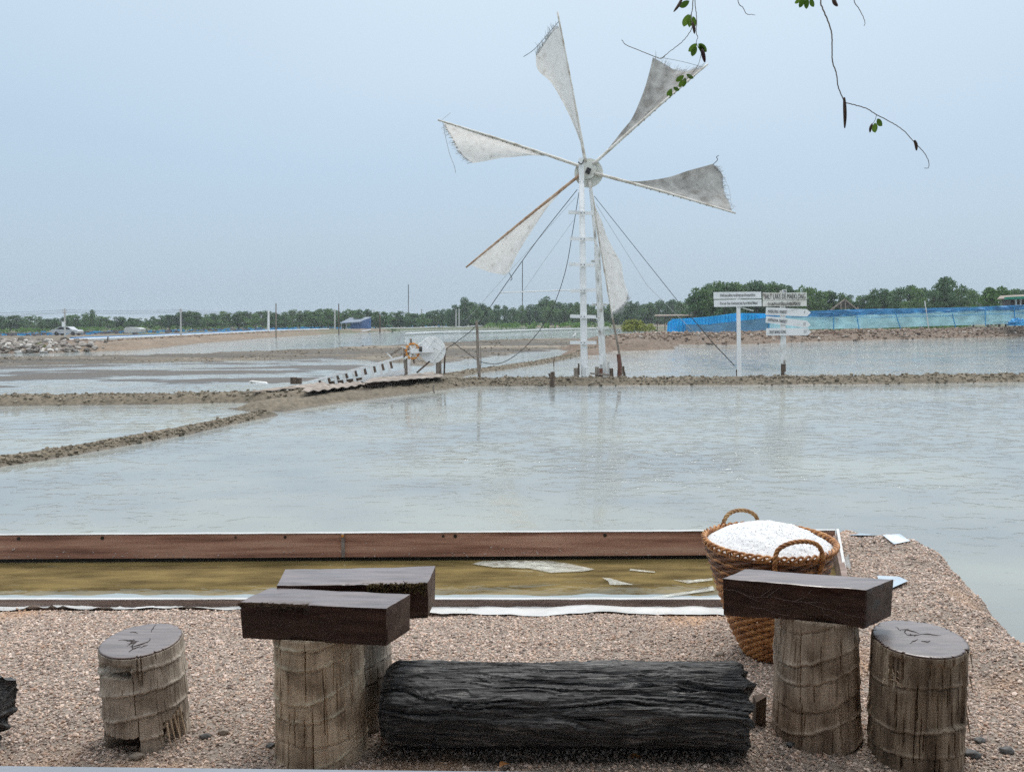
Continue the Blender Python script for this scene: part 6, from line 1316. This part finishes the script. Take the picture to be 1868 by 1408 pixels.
t1 = twig([(1258, -250), (1262, -90), (1264, 0), (1261, 30), (1262, 52), (1246, 75), (1225, 92), (1208, 106)], .0022, .0011)
for x, y, L_, an in ((1256, 26, .034, -1.9), (1259, 26, .034, -1.55), (1264, 30, .03, -1.3), (1258, 2, .03, -2.7)): leaf_mesh(t1, x, y, L_, an)
pod(t1, [(1263, 40), (1266, 52), (1267, 62)], .0045, M_pod); pod(t1, [(1246, -6), (1238, 10), (1229, 22)], .0045, M_pod)
t2 = twig([(1262, -250), (1264, -60), (1268, 5), (1271, 35), (1270, 60), (1273, 68), (1270, 78), (1274, 88)], .0018, .0010)
for x, y, L_, an in ((1272, 80, .03, -2.5), (1274, 80, .034, -.6), (1270, 84, .028, -1.9), (1277, 82, .026, -.9)): leaf_mesh(t2, x, y, L_, an)
pod(t2, [(1280, 90), (1283, 100), (1286, 114)], .0062, M_podp); tt_ = spline([PB(1280, 95), PB(1277, 108), PB(1273, 120), PB(1262, 135), PB(1250, 146), PB(1233, 160)], 5); b = MB(); b.tube(tt_, .0007, 5); b.build('stalk', M_twig, t2)
for x, y, L_, an in ((1252, 136, .026, -.3), (1248, 138, .026, -2.6), (1250, 142, .024, -1.7), (1246, 146, .02, -2.0), (1228, 160, .022, -.2), (1226, 162, .022, -2.2), (1224, 164, .018, -1.5)): leaf_mesh(t2, x, y, L_, an)
twig([(1330, -250), (1335, -80), (1346, 0), (1355, 14), (1362, 26), (1371, 27), (1378, 28)], .0018, .0008)
t3 = twig([(1134, 73), (1142, 82), (1165, 92), (1188, 101), (1206, 107), (1215, 100)], .0012, .0014)
t4 = twig([(1500, -250), (1494, -80), (1497, 0), (1500, 14), (1510, 38), (1517, 60), (1518, 85), (1518.5, 112), (1525, 132), (1529, 158), (1537, 178), (1542, 187), (1560, 192), (1580, 198), (1600, 210), (1625, 223), (1648, 238), (1668, 260), (1685, 278), (1693, 292), (1694, 306), (1686, 307)], .0028, .0010)
pod(t4, [(1540, 178), (1541, 195), (1541.5, 215), (1541, 234)], .0052, M_pod); pod(t4, [(1668, 256), (1671, 264), (1672, 275)], .0046, M_pod)
for x, y, L_, an in ((1600, 217, .028, -.7), (1596, 224, .028, -1.3)): leaf_mesh(t4, x, y, L_, an)
pod(t4, [(1591, 226), (1588, 234), (1587, 242)], .004, M_pod); b = MB(); b.tube(spline([PB(1599, 210), PB(1596, 220), PB(1590, 228)], 4), .0008, 5); b.build('stalk', M_twig, t4)
t5 = twig([(1545, -250), (1550, -60), (1558, 0), (1566, 15), (1574, 30), (1578, 42), (1576, 48)], .0018, .0009)
pod(t5, [(1520, -10), (1522, 4), (1528, 12)], .006, M_pod)
t6 = twig([(1475, -250), (1478, -80), (1474, -10), (1470, 2)], .0022, .0014)
for x, y, L_, an in ((1468, -4, .026, -2.0), (1473, -4, .028, -1.5), (1478, -3, .026, -.9), (1464, -4, .022, -2.6)): leaf_mesh(t6, x, y, L_, an)
for x0, z0 in ((1258, 2.98), (1262, 2.98), (1330, 2.98), (1500, 3.04), (1545, 3.05), (1475, 3.03)):
    p = PB(x0, -250); b = MB(); b.tube(spline([p, p + np.array([.02, 0, .04]), np.array([p[0] + .03, YB, max(z0, p[2] + .03)])], 4), .0022, 6); b.build('twig', M_twig, tb)

# ------------------------------------------------------------------ the damp air
hz = MB(); hz.box((0, 1300, 5.2), (3990, 3590, 13.2)); hm = bpy.data.materials.new('haze_air'); hm.use_nodes = True; ht = hm.node_tree; ht.nodes.clear()
ho = ht.nodes.new('ShaderNodeOutputMaterial'); hv = ht.nodes.new('ShaderNodeVolumePrincipled'); hv.inputs['Density'].default_value = .0005; hv.inputs['Color'].default_value = (.86, .93, 1.0, 1); hv.inputs['Anisotropy'].default_value = .1; ht.links.new(hv.outputs[0], ho.inputs['Volume'])
tag(hz.build('haze', hm), kind='stuff')
